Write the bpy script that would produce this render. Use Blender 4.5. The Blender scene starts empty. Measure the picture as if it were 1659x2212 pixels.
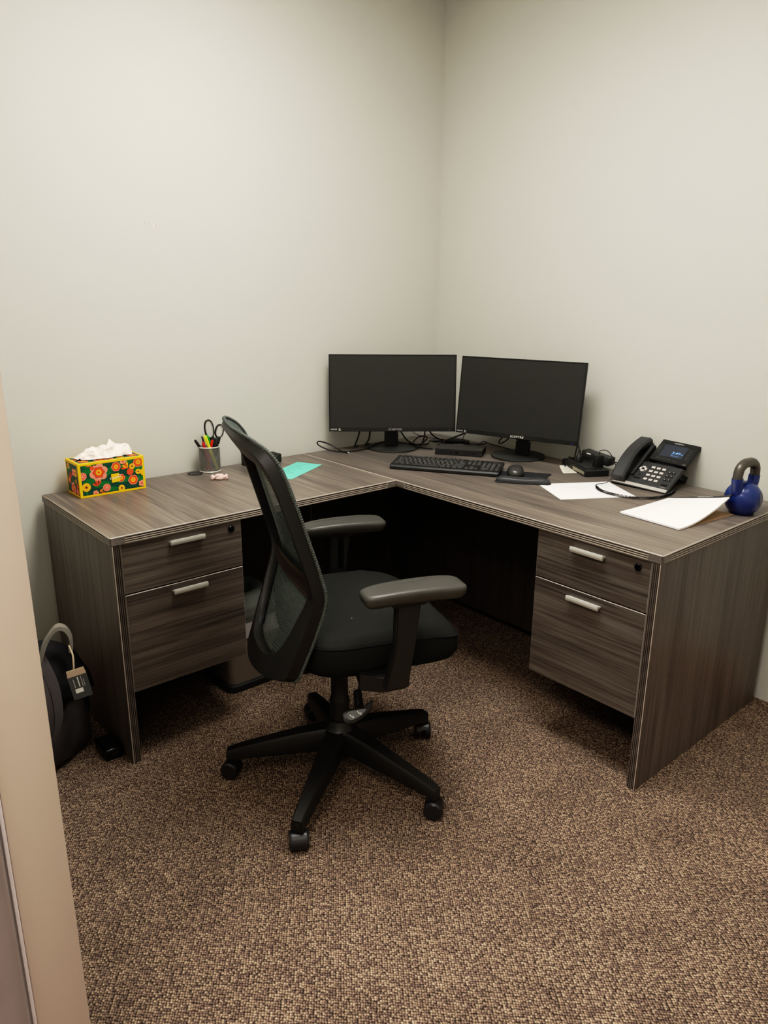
import bpy, bmesh, math, random
from mathutils import Matrix, Vector, noise
random.seed(7)
PI = math.pi
SC = bpy.context.scene
COL = SC.collection
RM = {}          # root name -> world matrix

# ------------------------------------------------------------------ materials
def srgb(r, g, b):
    f = lambda c: (c / 255 / 12.92) if c / 255 <= .04045 else ((c / 255 + .055) / 1.055) ** 2.4
    return (f(r), f(g), f(b), 1)

class NT:
    def __init__(s, name):
        s.m = bpy.data.materials.new(name); s.m.use_nodes = True
        s.t = s.m.node_tree; s.b = s.t.nodes['Principled BSDF']; s.out = s.t.nodes['Material Output']
    def n(s, kind, **kw):
        nd = s.t.nodes.new(kind)
        for k, v in kw.items():
            if k in nd.inputs.keys(): nd.inputs[k].default_value = v
            else: setattr(nd, k, v)
        return nd
    def l(s, a, b): s.t.links.new(a, b)

def plain(name, col, rough=.5, metal=0.0, bump=0.0, bscale=400, spec=.5, coat=0, emit=None, es=0, var=0.06):
    """procedural plain surface: slight noise in colour, optional fine bump"""
    t = NT(name); c = col if len(col) == 4 else srgb(*col)
    tc = t.n('ShaderNodeTexCoord'); nz = t.n('ShaderNodeTexNoise', Scale=18.0, Detail=3.0)
    t.l(tc.outputs['Object'], nz.inputs['Vector'])
    mx = t.n('ShaderNodeMix', data_type='RGBA')
    mx.inputs[6].default_value = tuple(x * (1 - var) for x in c[:3]) + (1,)
    mx.inputs[7].default_value = tuple(min(1, x * (1 + var)) for x in c[:3]) + (1,)
    t.l(nz.outputs['Fac'], mx.inputs[0]); t.l(mx.outputs[2], t.b.inputs['Base Color'])
    t.b.inputs['Roughness'].default_value = rough; t.b.inputs['Metallic'].default_value = metal
    t.b.inputs['Specular IOR Level'].default_value = spec; t.b.inputs['Coat Weight'].default_value = coat
    if emit:
        t.b.inputs['Emission Color'].default_value = emit if len(emit) == 4 else srgb(*emit)
        t.b.inputs['Emission Strength'].default_value = es
    if bump:
        n2 = t.n('ShaderNodeTexNoise', Scale=float(bscale), Detail=2.0); t.l(tc.outputs['Object'], n2.inputs['Vector'])
        bp = t.n('ShaderNodeBump', Strength=bump, Distance=.001)
        t.l(n2.outputs['Fac'], bp.inputs['Height']); t.l(bp.outputs['Normal'], t.b.inputs['Normal'])
    return t.m

def wood(name, axis, dark, mid, light, rough=.42, seed=0.0, spec=.5):
    """grey laminate wood, grain running along the given axis"""
    t = NT(name); tc = t.n('ShaderNodeTexCoord')
    def mapped(across, along):
        s = [across] * 3; s[axis] = along
        mp = t.n('ShaderNodeMapping'); mp.inputs['Scale'].default_value = s
        mp.inputs['Location'].default_value = (seed, seed * .7, seed * 1.3)
        t.l(tc.outputs['Object'], mp.inputs['Vector']); return mp
    a = t.n('ShaderNodeTexNoise', Scale=1.0, Detail=5.0, Roughness=.62); t.l(mapped(135, 2.6).outputs[0], a.inputs['Vector'])
    b = t.n('ShaderNodeTexNoise', Scale=1.0, Detail=3.0, Roughness=.5, Distortion=.6); t.l(mapped(24, 1.1).outputs[0], b.inputs['Vector'])
    d = t.n('ShaderNodeTexNoise', Scale=1.0, Detail=2.0, Roughness=.5); t.l(mapped(260, 7).outputs[0], d.inputs['Vector'])
    m1 = t.n('ShaderNodeMath', operation='MULTIPLY_ADD'); m1.inputs[1].default_value = .50; t.l(a.outputs[0], m1.inputs[0])
    m2 = t.n('ShaderNodeMath', operation='MULTIPLY'); m2.inputs[1].default_value = .36; t.l(b.outputs[0], m2.inputs[0])
    t.l(m2.outputs[0], m1.inputs[2])
    m3 = t.n('ShaderNodeMath', operation='MULTIPLY_ADD'); m3.inputs[1].default_value = .14; t.l(d.outputs[0], m3.inputs[0]); t.l(m1.outputs[0], m3.inputs[2])
    cr = t.n('ShaderNodeValToRGB'); e = cr.color_ramp.elements
    e[0].position = .37; e[0].color = srgb(*dark); e[1].position = .64; e[1].color = srgb(*light)
    k = e.new(.5); k.color = srgb(*mid)
    t.l(m3.outputs[0], cr.inputs[0]); t.l(cr.outputs[0], t.b.inputs['Base Color'])
    t.b.inputs['Roughness'].default_value = rough; t.b.inputs['Specular IOR Level'].default_value = spec
    bp = t.n('ShaderNodeBump', Strength=.12, Distance=.0006); t.l(a.outputs[0], bp.inputs['Height']); t.l(bp.outputs[0], t.b.inputs['Normal'])
    return t.m

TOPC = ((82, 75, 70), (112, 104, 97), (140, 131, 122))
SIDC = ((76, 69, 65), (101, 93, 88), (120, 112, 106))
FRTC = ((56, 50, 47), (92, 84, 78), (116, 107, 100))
M = {}
M['top'] = wood('laminate_top', 1, *TOPC, rough=.38)
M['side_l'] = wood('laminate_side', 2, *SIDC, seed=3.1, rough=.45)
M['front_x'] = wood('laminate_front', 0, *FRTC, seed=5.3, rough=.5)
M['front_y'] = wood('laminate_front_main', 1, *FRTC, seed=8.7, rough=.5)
M['edge'] = plain('laminate_edge_line_glint', (176, 166, 155), .45)  # pale edge seams; light caught on bevels and ridges is painted in
M['edge_dark'] = plain('laminate_groove', (44, 36, 32), .6)
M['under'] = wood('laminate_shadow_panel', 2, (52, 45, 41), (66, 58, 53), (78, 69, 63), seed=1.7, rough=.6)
M['silver'] = plain('brushed_aluminium', (214, 211, 203), .35, .35)
M['black_gloss'] = plain('black_gloss', (14, 14, 15), .18)
M['black'] = plain('black_plastic', (40, 40, 40), .45)
M['black_soft'] = plain('black_soft_plastic', (50, 50, 49), .5, bump=.15, bscale=900)
M['chair_black'] = plain('chair_black_plastic', (31, 30, 29), .42, bump=.12, bscale=700)
M['arm_grey'] = plain('armrest_grey', (66, 65, 60), .42, bump=.1, bscale=900)
M['arm_post'] = plain('armrest_post', (38, 36, 34), .45)
M['seat'] = plain('seat_fabric', (40, 41, 39), .9, bump=.6, bscale=1500, spec=.15)
M['seat_seam'] = plain('seat_seam', (14, 14, 14), .9)
M['rib'] = plain('ribbed_edge', (74, 79, 75), .7)
M['lumbar'] = plain('lumbar_brown_black', (42, 34, 28), .5)
M['slit'] = plain('lumbar_slit', (120, 100, 82), .6)
M['caster'] = plain('caster_black', (44, 43, 45), .33)
M['screen'] = plain('screen_glass', (50, 50, 48), .42, spec=.35)
M['bezel'] = plain('monitor_bezel', (30, 30, 31), .33)
M['white'] = plain('white_print', (235, 233, 228), .6)
M['greyprint'] = plain('grey_print', (170, 165, 162), .6)
M['paper'] = plain('white_paper', (248, 244, 242), .8, var=.01)
M['teal'] = plain('teal_paper', (116, 216, 188), .8, var=.02)
M['ink'] = plain('pen_ink', (60, 70, 90), .8)
M['faintink'] = plain('faint_ink', (190, 180, 190), .8)
M['redline'] = plain('red_rule', (205, 160, 165), .8)
M['card'] = plain('brown_cardboard', (182, 150, 116), .8)
M['wall'] = plain('pale_wall_paint', (206, 204, 196), .75, bump=.08, bscale=220, var=.006, spec=.25)
M['ceil'] = plain('ceiling_white', (225, 225, 220), .9)
M['jamb'] = plain('beige_frame_paint', (196, 182, 170), .5, spec=.3, var=.01)
M['jamb_lip'] = plain('frame_lip_white', (226, 218, 222), .4)
M['steel'] = plain('door_steel', (176, 168, 168), .3, .5)
M['oak'] = wood('orange_oak', 1, (128, 70, 28), (156, 88, 38), (178, 106, 52), rough=.35)
M['blue'] = plain('blue_vinyl', (34, 52, 112), .28, coat=.35)
M['iron'] = plain('grey_iron_handle', (98, 93, 86), .38, .55, bump=.5, bscale=260)
M['bell_tag'] = plain('grey_label', (96, 98, 112), .4)
M['grey_base'] = plain('grey_base', (96, 99, 97), .5)
M['strip'] = plain('phone_silver', (196, 190, 182), .35, .3)
M['key'] = plain('phone_key_white', (214, 204, 196), .45)
M['phone'] = plain('phone_charcoal', (52, 53, 54), .45, bump=.1, bscale=900)
M['phone_dk'] = plain('phone_black', (24, 24, 25), .35)
M['lcd'] = plain('lcd_panel', (48, 54, 66), .25, emit=(40, 48, 62), es=.06)
M['lcd_txt'] = plain('lcd_digits', (120, 170, 235), .5, emit=(120, 170, 240), es=.55)
M['led'] = plain('blue_led', (60, 50, 220), .4, emit=(70, 60, 255), es=1.5)
M['mouse'] = plain('mouse_grey', (58, 57, 55), .32)
M['pad_cloth'] = plain('mousepad_cloth', (48, 49, 52), .8, spec=.2)
M['gel'] = plain('gel_rest', (56, 57, 58), .45)
M['keycap'] = plain('keycap', (52, 52, 51), .55)
M['tissue'] = plain('tissue_paper', (250, 240, 230), .85, var=.01)
M['candy'] = plain('pink_wrapper', (240, 205, 196), .5, var=.1, bump=.3, bscale=300)
M['yellow_hi'] = plain('highlighter_yellow', (226, 230, 60), .4)
M['green_hi'] = plain('marker_green', (24, 150, 50), .35)
M['red_pen'] = plain('pen_red', (200, 36, 28), .35)
M['scis_in'] = plain('scissor_grip_grey', (176, 170, 164), .5)
M['bag_black'] = plain('backpack_nylon', (44, 44, 47), .75, bump=.5, bscale=900, spec=.25, var=.2)
M['bag_panel'] = plain('backpack_panel', (70, 66, 66), .75, bump=.5, bscale=900, spec=.25, var=.15)
M['strap_grey'] = plain('grey_webbing', (144, 140, 130), .8, bump=.5, bscale=1200)
M['tag_dark'] = plain('tag_slate', (84, 86, 86), .6)
M['tag_tan'] = plain('tag_tan', (198, 178, 154), .7)
M['box_y'] = plain('box_yellow', (246, 196, 22), .5, var=.02)
M['box_g'] = plain('box_green', (22, 74, 60), .5, var=.15)
M['leaf'] = plain('box_leaf_green', (20, 116, 54), .5)
M['pet_or'] = plain('petal_orange', (236, 84, 36), .5)
M['pet_pk'] = plain('petal_pink', (246, 152, 128), .5)
M['pet_ye'] = plain('petal_yellow', (248, 180, 36), .5)
M['maroon'] = plain('petal_maroon', (126, 44, 38), .5)
M['diffuser'] = plain('light_diffuser', (255, 255, 255), .5, emit=(1.0, .97, .915, 1), es=1.0)
M['receipt'] = plain('cream_slip', (226, 222, 200), .8, var=.02)
M['label_side'] = plain('grey_label_strip', (150, 146, 130), .5)

def mat_carpet():
    t = NT('loop_carpet'); tc = t.n('ShaderNodeTexCoord')
    mp = t.n('ShaderNodeMapping'); mp.inputs['Rotation'].default_value = (0, 0, math.radians(41))
    mp.inputs['Scale'].default_value = (1 / .0054, 1 / .0062, 1); t.l(tc.outputs['Object'], mp.inputs['Vector'])
    wn = t.n('ShaderNodeTexNoise', Scale=.9, Detail=3.0); t.l(mp.outputs[0], wn.inputs['Vector'])
    ad = t.n('ShaderNodeMixRGB', blend_type='LINEAR_LIGHT'); ad.inputs[0].default_value = .30
    t.l(mp.outputs[0], ad.inputs[1]); t.l(wn.outputs['Color'], ad.inputs[2])
    v = t.n('ShaderNodeTexVoronoi', voronoi_dimensions='2D', Randomness=.5, Scale=1.0); t.l(ad.outputs[0], v.inputs['Vector'])
    sp = t.n('ShaderNodeSeparateColor'); t.l(v.outputs['Color'], sp.inputs[0])
    cr = t.n('ShaderNodeValToRGB'); e = cr.color_ramp.elements
    e[0].position = 0; e[0].color = srgb(112, 96, 88); e[1].position = 1; e[1].color = srgb(186, 164, 142)
    for p, c in ((.25, (132, 113, 101)), (.55, (148, 128, 112)), (.8, (164, 143, 123))):
        k = e.new(p); k.color = srgb(*c)
    t.l(sp.outputs[0], cr.inputs[0])
    # loop shading put into the colour: bright tips, dark gaps between
    mr = t.n('ShaderNodeMapRange'); mr.inputs[1].default_value = .05; mr.inputs[2].default_value = .66; mr.inputs[3].default_value = 1.30; mr.inputs[4].default_value = .14
    t.l(v.outputs['Distance'], mr.inputs[0])
    big = t.n('ShaderNodeTexNoise', Scale=6.0, Detail=4.0); t.l(tc.outputs['Object'], big.inputs['Vector'])
    mr2 = t.n('ShaderNodeMapRange'); mr2.inputs[1].default_value = .3; mr2.inputs[2].default_value = .7; mr2.inputs[3].default_value = .86; mr2.inputs[4].default_value = 1.12
    t.l(big.outputs[0], mr2.inputs[0])
    mu = t.n('ShaderNodeMath', operation='MULTIPLY'); fz = t.n('ShaderNodeTexNoise', Scale=520.0, Detail=2.0, Roughness=.7); t.l(tc.outputs['Object'], fz.inputs['Vector'])
    mr3 = t.n('ShaderNodeMapRange'); mr3.inputs[1].default_value = .32; mr3.inputs[2].default_value = .68; mr3.inputs[3].default_value = .5; mr3.inputs[4].default_value = 1.5
    t.l(fz.outputs[0], mr3.inputs[0]); mq = t.n('ShaderNodeMath', operation='MULTIPLY'); t.l(mr.outputs[0], mq.inputs[0]); t.l(mr3.outputs[0], mq.inputs[1])
    t.l(mq.outputs[0], mu.inputs[0]); t.l(mr2.outputs[0], mu.inputs[1])
    mx = t.n('ShaderNodeVectorMath', operation='SCALE'); t.l(cr.outputs[0], mx.inputs[0]); t.l(mu.outputs[0], mx.inputs['Scale'])
    t.l(mx.outputs[0], t.b.inputs['Base Color']); t.b.inputs['Roughness'].default_value = .95; t.b.inputs['Specular IOR Level'].default_value = .1
    iv = t.n('ShaderNodeMath', operation='SUBTRACT'); iv.inputs[0].default_value = 1; t.l(v.outputs['Distance'], iv.inputs[1])
    bp = t.n('ShaderNodeBump', Strength=.7, Distance=.003); t.l(iv.outputs[0], bp.inputs['Height']); t.l(bp.outputs[0], t.b.inputs['Normal'])
    return t.m
M['carpet'] = mat_carpet()

def see_through(name, col, period, duty_lo, duty_hi, rough=.7, kind='z', cross=None, metal=0.0):
    """woven mesh: threads opaque, gaps let the view through"""
    t = NT(name); tc = t.n('ShaderNodeTexCoord'); sx = t.n('ShaderNodeSeparateXYZ'); t.l(tc.outputs['Object'], sx.inputs[0])
    def wave(sock, per):
        m = t.n('ShaderNodeMath', operation='MULTIPLY'); m.inputs[1].default_value = 2 * PI / per; t.l(sock, m.inputs[0])
        s = t.n('ShaderNodeMath', operation='SINE'); t.l(m.outputs[0], s.inputs[0]); return s.outputs[0]
    if kind == 'row':
        an = t.n('ShaderNodeAttribute'); an.attribute_name = 'row'; w = wave(an.outputs['Fac'], period)
    elif kind == 'z': w = wave(sx.outputs[2], period)
    else:
        at = t.n('ShaderNodeMath', operation='ARCTAN2'); t.l(sx.outputs[1], at.inputs[0]); t.l(sx.outputs[0], at.inputs[1])
        k = t.n('ShaderNodeMath', operation='MULTIPLY'); k.inputs[1].default_value = .04; t.l(at.outputs[0], k.inputs[0])
        a1 = t.n('ShaderNodeMath', operation='ADD'); t.l(k.outputs[0], a1.inputs[0]); t.l(sx.outputs[2], a1.inputs[1])
        a2 = t.n('ShaderNodeMath', operation='SUBTRACT'); t.l(k.outputs[0], a2.inputs[0]); t.l(sx.outputs[2], a2.inputs[1])
        mx = t.n('ShaderNodeMath', operation='MAXIMUM'); t.l(wave(a1.outputs[0], period), mx.inputs[0]); t.l(wave(a2.outputs[0], period), mx.inputs[1]); w = mx.outputs[0]
    mr = t.n('ShaderNodeMapRange'); mr.inputs[1].default_value = -.2; mr.inputs[2].default_value = .5
    mr.inputs[3].default_value = duty_lo; mr.inputs[4].default_value = duty_hi; t.l(w, mr.inputs[0])
    tr = t.n('ShaderNodeBsdfTransparent'); ms = t.n('ShaderNodeMixShader')
    t.b.inputs['Base Color'].default_value = srgb(*col); t.b.inputs['Roughness'].default_value = rough; t.b.inputs['Metallic'].default_value = metal
    t.l(mr.outputs[0], ms.inputs[0]); t.l(tr.outputs[0], ms.inputs[1]); t.l(t.b.outputs[0], ms.inputs[2]); t.l(ms.outputs[0], t.out.inputs['Surface'])
    return t.m
M['mesh'] = see_through('chair_mesh', (78, 86, 82), .0066, .62, .98, kind='row')
M['wire'] = see_through('wire_mesh_silver', (138, 136, 131), .0036, .16, .92, .45, 'c', metal=.5)
M['bin_mesh'] = see_through('wire_mesh_bin', (150, 140, 130), .004, .55, .95, .5, 'c', metal=.3)
M['liner'] = see_through('bin_liner_film', (128, 132, 126), .03, .75, .85, .25)

# ------------------------------------------------------------------ mesh helpers
def T(x=0, y=0, z=0): return Matrix.Translation((x, y, z))
def RZ(a): return Matrix.Rotation(a, 4, 'Z')
def RX(a): return Matrix.Rotation(a, 4, 'X')
def RY(a): return Matrix.Rotation(a, 4, 'Y')
def frame(o, x, y, z):
    m = Matrix.Identity(4)
    for i, v in enumerate((x, y, z)):
        for j in range(3): m[j][i] = v[j]
    for j in range(3): m[j][3] = o[j]
    return m

def box(bm, c, s, m=None, bevel=0.0, mi=0, bmi=None, seg=1):
    """box with centre c and size s; the bevel strip may take a material of its own"""
    r = bmesh.ops.create_cube(bm, size=1)
    vs = r['verts']
    for v in vs: v.co = Vector((v.co.x * s[0] + c[0], v.co.y * s[1] + c[1], v.co.z * s[2] + c[2]))
    fs = set(f for v in vs for f in v.link_faces)
    for f in fs: f.material_index = mi
    if bevel:
        es = list(set(e for v in vs for e in v.link_edges))
        rb = bmesh.ops.bevel(bm, geom=es, offset=bevel, segments=seg, affect='EDGES', profile=.5, clamp_overlap=True, material=-1 if bmi is None else bmi)
        fs = set(rb['faces']) | set(f for f in fs if f.is_valid)
        vs = list(set(v for f in fs for v in f.verts) | set(v for v in vs if v.is_valid))
        if bmi is not None:
            for f in rb['faces']: f.material_index = bmi
    if m is not None: bmesh.ops.transform(bm, matrix=m, verts=[v for v in vs if v.is_valid])
    return fs

def b2(bm, lo, hi, **k):
    return box(bm, [(a + b) / 2 for a, b in zip(lo, hi)], [abs(b - a) for a, b in zip(lo, hi)], **k)

def loft(bm, rings, cap=True, closed=True, mi=0, loop=False):
    V = [[bm.verts.new(p) for p in r] for r in rings]; n = len(V[0]); R = len(V)
    for i in range(R if loop else R - 1):
        a, b = V[i], V[(i + 1) % R]
        for j in range(n if closed else n - 1):
            k = (j + 1) % n
            try: bm.faces.new((a[j], a[k], b[k], b[j])).material_index = mi
            except ValueError: pass
    if cap and closed and not loop:
        for r, rev in ((V[0], True), (V[-1], False)):
            try: bm.faces.new(r[::-1] if rev else r).material_index = mi
            except ValueError: pass
    return V

def tube(bm, pts, r, seg=10, mi=0, cap=True, flat=None):
    """round tube through the points; r a number or a list"""
    P = [Vector(p) for p in pts]; n = len(P); rings = []
    up = None
    for i in range(n):
        t = (P[min(i + 1, n - 1)] - P[max(i - 1, 0)])
        if t.length < 1e-9: t = Vector((0, 0, 1))
        t.normalize()
        if up is None:
            up = Vector((0, 0, 1)) if abs(t.z) < .9 else Vector((1, 0, 0))
        a = (up - t * up.dot(t))
        if a.length < 1e-6: a = t.orthogonal()
        a.normalize(); b = t.cross(a); up = a
        rr = r[i] if isinstance(r, (list, tuple)) else r
        fx = flat or 1
        rings.append([P[i] + a * (rr * math.cos(2 * PI * k / seg)) + b * (rr * fx * math.sin(2 * PI * k / seg)) for k in range(seg)])
    return loft(bm, rings, cap=cap, mi=mi)

def spline(pts, n=8, closed=False):
    P = [Vector(p) for p in pts]; N = len(P); out = []
    for i in range(N if closed else N - 1):
        if closed: a, b, c, d = P[i - 1], P[i], P[(i + 1) % N], P[(i + 2) % N]
        else: a, b, c, d = P[max(i - 1, 0)], P[i], P[i + 1], P[min(i + 2, N - 1)]
        for k in range(n):
            t = k / n
            out.append(.5 * ((2 * b) + (c - a) * t + (2 * a - 5 * b + 4 * c - d) * t * t + (3 * b - a - 3 * c + d) * t ** 3))
    if not closed: out.append(P[-1])
    return out

def lathe(bm, prof, seg=32, m=None, mi=0, cap=False):
    rings = []
    for r, z in prof:
        rings.append([Vector((r * math.cos(2 * PI * k / seg), r * math.sin(2 * PI * k / seg), z)) for k in range(seg)])
    if m is not None: rings = [[m @ p for p in r] for r in rings]
    return loft(bm, rings, cap=cap, mi=mi)

def superell(a, b, e, n=40, cx=0, cy=0):
    o = []
    for k in range(n):
        t = 2 * PI * k / n; c, s = math.cos(t), math.sin(t)
        o.append((cx + a * math.copysign(abs(c) ** (2 / e), c), cy + b * math.copysign(abs(s) ** (2 / e), s)))
    return o

def poly(bm, pts, m=None, mi=0):
    vs = [bm.verts.new((m @ Vector(p)) if m is not None else p) for p in pts]
    f = bm.faces.new(vs); f.material_index = mi; return f

def prism(bm, outline, z0, z1, m=None, mi=0, bevel=0):
    n = len(outline)
    if bevel:
        cx = sum(p[0] for p in outline) / n; cy = sum(p[1] for p in outline) / n
        def ins(d):
            o = []
            for i in range(n):
                a = Vector(outline[i - 1][:2]); b = Vector(outline[i][:2]); c = Vector(outline[(i + 1) % n][:2])
                e1 = (b - a); e2 = (c - b); e1 = e1.normalized() if e1.length > 1e-9 else e1; e2 = e2.normalized() if e2.length > 1e-9 else e2
                nn = Vector((-(e1.y + e2.y), e1.x + e2.x)); nn = nn.normalized() if nn.length > 1e-9 else nn
                o.append((b.x + nn.x * d, b.y + nn.y * d))
            return o
        i1 = ins(bevel); rings = [(i1, z0), (outline, z0 + bevel), (outline, z1 - bevel), (i1, z1)]
    else: rings = [(outline, z0), (outline, z1)]
    R = [[Vector((p[0], p[1], z)) for p in o] for o, z in rings]
    if m is not None: R = [[m @ p for p in r] for r in R]
    return loft(bm, R, mi=mi)

def text(bm, s, size, m, mi=0, align='CENTER', squash=1.0):
    cu = bpy.data.curves.new('t', 'FONT'); cu.body = s; cu.size = size; cu.align_x = align; cu.align_y = 'CENTER'; cu.resolution_u = 2
    ob = bpy.data.objects.new('t', cu); COL.objects.link(ob)
    me = bpy.data.meshes.new_from_object(ob.evaluated_get(bpy.context.evaluated_depsgraph_get()))
    n0 = len(bm.verts); f0 = len(bm.faces)
    bm.from_mesh(me); bm.verts.ensure_lookup_table(); bm.faces.ensure_lookup_table()
    sm = m @ Matrix.Diagonal((squash, 1, 1, 1))
    for v in bm.verts[n0:]: v.co = sm @ v.co
    for f in bm.faces[f0:]: f.material_index = mi
    bpy.data.objects.remove(ob); bpy.data.curves.remove(cu); bpy.data.meshes.remove(me)

def ribbon(bm, pts, w, m, mi=0):
    P = [Vector(p) for p in pts]
    for a, b in zip(P, P[1:]):
        d = b - a
        if d.length < 1e-7: continue
        nn = Vector((-d.y, d.x, 0)).normalized() * w / 2
        poly(bm, [a - nn, b - nn, b + nn, a + nn], m, mi)

def scribble(bm, x0, y0, length, h, m, mi=0, w=.0006, amp=1.0):
    pts = []; n = int(length / (h * .45))
    for i in range(n):
        pts.append((x0 + i * length / n + random.uniform(-.2, .2) * h, y0 + (h * .5 if i % 2 else -h * .5) * random.uniform(.3, 1) * amp, 0))
    ribbon(bm, pts, w, m, mi)

# ------------------------------------------------------------------ objects
def thing(name, label, cat, loc=(0, 0, 0), rotz=0.0, group=None):
    o = bpy.data.objects.new(name, None); COL.objects.link(o); o.empty_display_size = .05
    o.location = loc; o.rotation_euler = (0, 0, rotz); o['label'] = label; o['category'] = cat
    if group: o['group'] = group
    RM[o.name] = T(*loc) @ RZ(rotz); return o

def obj(name, bm, mats, parent=None, world=False, smooth=None, label=None):
    """link bm as one mesh object; world=True when bm was laid out in world coordinates"""
    if parent is not None:
        mw = RM[parent.name]
        if world: bmesh.ops.transform(bm, matrix=mw.inverted(), verts=bm.verts)
    bmesh.ops.recalc_face_normals(bm, faces=bm.faces)
    me = bpy.data.meshes.new(name); bm.to_mesh(me); bm.free()
    if not isinstance(mats, (list, tuple)): mats = [mats]
    for x in mats: me.materials.append(M[x] if isinstance(x, str) else x)
    if smooth is not None:
        me.polygons.foreach_set('use_smooth', [True] * len(me.polygons))
        try: me.set_sharp_from_angle(angle=math.radians(smooth))
        except Exception: pass
    o = bpy.data.objects.new(name, me); COL.objects.link(o)
    if parent is not None:
        o.parent = parent; RM[o.name] = RM[parent.name]
    else: RM[o.name] = Matrix.Identity(4)
    if label: o['label'] = label
    return o

def single(name, bm, mats, label, cat, loc, smooth=None, group=None, rotz=0):
    """a thing that is one mesh, laid out in world coordinates, origin put at loc"""
    mw = T(*loc) @ RZ(rotz)
    bmesh.ops.transform(bm, matrix=mw.inverted(), verts=bm.verts)
    o = obj(name, bm, mats, None, smooth=smooth); o.location = loc; o.rotation_euler = (0, 0, rotz)
    RM[o.name] = mw
    o['label'] = label; o['category'] = cat
    if group: o['group'] = group
    return o

def struct(name, bm, mats, label=None, smooth=None):
    o = obj(name, bm, mats, smooth=smooth); o['kind'] = 'structure'
    if label: o['label'] = label
    return o
N = bmesh.new

# ------------------------------------------------------------------ room
WX, WY, CH = .03, .03, 2.74           # wall planes and ceiling height
XL, YB = -2.383, -3.1                  # door wall plane, wall behind
bm = N(); b2(bm, (-4.4, -4.2, -.05), (.25, .25, 0)); struct('floor', bm, 'carpet', 'brown loop pile carpet')
bm = N(); b2(bm, (-4.4, -4.2, CH), (.25, .25, CH + .05)); struct('ceiling', bm, 'ceil')
bm = N(); b2(bm, (-4.4, WY, 0), (WX + .12, WY + .12, CH))
for (x, z, r, k) in ((-1.433, 1.660, .0022, 1), (-1.418, 1.657, .0016, 1), (-1.400, 1.652, .004, 2), (-1.392, 1.655, .0018, 1), (-1.425, 1.640, .0016, 1), (-1.396, 1.642, .0013, 1)):
    poly(bm, [(x + r * math.cos(a), WY - .0006, z + 1.5 * r * math.sin(a)) for a in [i * PI / 4 for i in range(8)]], mi=k)
M['scuff'] = plain('wall_scuff', (178, 174, 164), .8); M['patch'] = plain('wall_patch', (224, 218, 198), .8)
struct('wall_left', bm, ['wall', 'scuff', 'patch'], 'pale grey green painted wall')
bm = N(); b2(bm, (WX, -4.2, 0), (WX + .12, WY, CH)); struct('wall_right', bm, 'wall')
bm = N(); b2(bm, (-4.4, YB - .12, 0), (WX, YB, CH)); struct('wall_back', bm, 'wall')
JY0, JY1, HZ = -1.70, -2.86, 2.12      # doorway
bm = N(); b2(bm, (XL - .074, JY0 + .012, 0), (XL - .002, WY, CH)); b2(bm, (XL - .074, YB, 0), (XL - .002, JY1, CH)); b2(bm, (XL - .074, JY1, HZ), (XL - .002, JY0 + .012, CH))
struct('wall_front', bm, 'wall')
# baseboard on the right wall: stepped oak moulding
def baseboard(name, a, b, nrm):
    bm = N(); prof = [(0, 0), (.016, 0), (.016, .062), (.012, .070), (.013, .076), (.008, .090), (.0, .096)]
    d = Vector(b) - Vector(a)
    rings = [[Vector(p) + Vector(nrm) * q[0] + Vector((0, 0, q[1])) for q in prof] for p in (a, b)]
    loft(bm, rings); struct(name, bm, 'oak', 'orange oak baseboard')
baseboard('baseboard_right', (WX, -3.1, 0), (WX, -1.80, 0), (-1, 0, 0))
baseboard('baseboard_left', (-1.95, WY, 0), (XL, WY, 0), (0, -1, 0))
# door frame nearest the camera: beige face with a pale lip, and the steel door edge beyond
bm = N(); b2(bm, (XL - .071, JY0, 0), (XL, JY0 + .012, HZ), bevel=.002, mi=0, seg=2)
b2(bm, (XL - .0765, JY0 - .003, 0), (XL - .0712, JY0 + .012, HZ), bevel=.0015, mi=1, seg=2)
struct('trim_1', bm, ['jamb', 'jamb_lip'], 'beige painted door frame beside the camera', smooth=40)
bm = N(); n = 14
prof = [(XL - .080 - .021 + .021 * math.cos(a), JY0 - .004 + .021 * math.sin(a)) for a in [-PI / 2 + i * PI / n for i in range(n + 1)]]
prof += [(XL - .16, JY0 + .017), (XL - .16, JY0 - .025)]
loft(bm, [[Vector((x, y, z)) for x, y in prof] for z in (.004, HZ - .02)])
struct('door_1', bm, 'steel', 'steel door edge at the left of the frame', smooth=40)
# ceiling light panels (out of frame, they light the room)
def ceiling_light(x, y, sx, sy, strength):
    t = thing('ceiling_light', 'unseen recessed ceiling light panel over the office floor', 'ceiling light', (x, y, CH))
    bm = N()
    for lo, hi in (((-sx / 2 - .03, -sy / 2 - .03, -.012), (sx / 2 + .03, -sy / 2, 0)), ((-sx / 2 - .03, sy / 2, -.012), (sx / 2 + .03, sy / 2 + .03, 0)),
                   ((-sx / 2 - .03, -sy / 2, -.012), (-sx / 2, sy / 2, 0)), ((sx / 2, -sy / 2, -.012), (sx / 2 + .03, sy / 2, 0))): b2(bm, lo, hi)
    obj('frame', bm, 'white', t)
    bm = N(); b2(bm, (-sx / 2, -sy / 2, -.006), (sx / 2, sy / 2, -.001))
    m = M['diffuser'].copy(); m.node_tree.nodes['Principled BSDF'].inputs['Emission Strength'].default_value = strength
    obj('diffuser', bm, m, t)
    t['kind'] = 'structure'
    return t
ceiling_light(-1.34, -1.30, .60, 1.2, 18.5)
ceiling_light(-1.0, -2.62, 1.2, .60, 2.4)  # unseen second panel, added as fill to lift the ambient light

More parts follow.
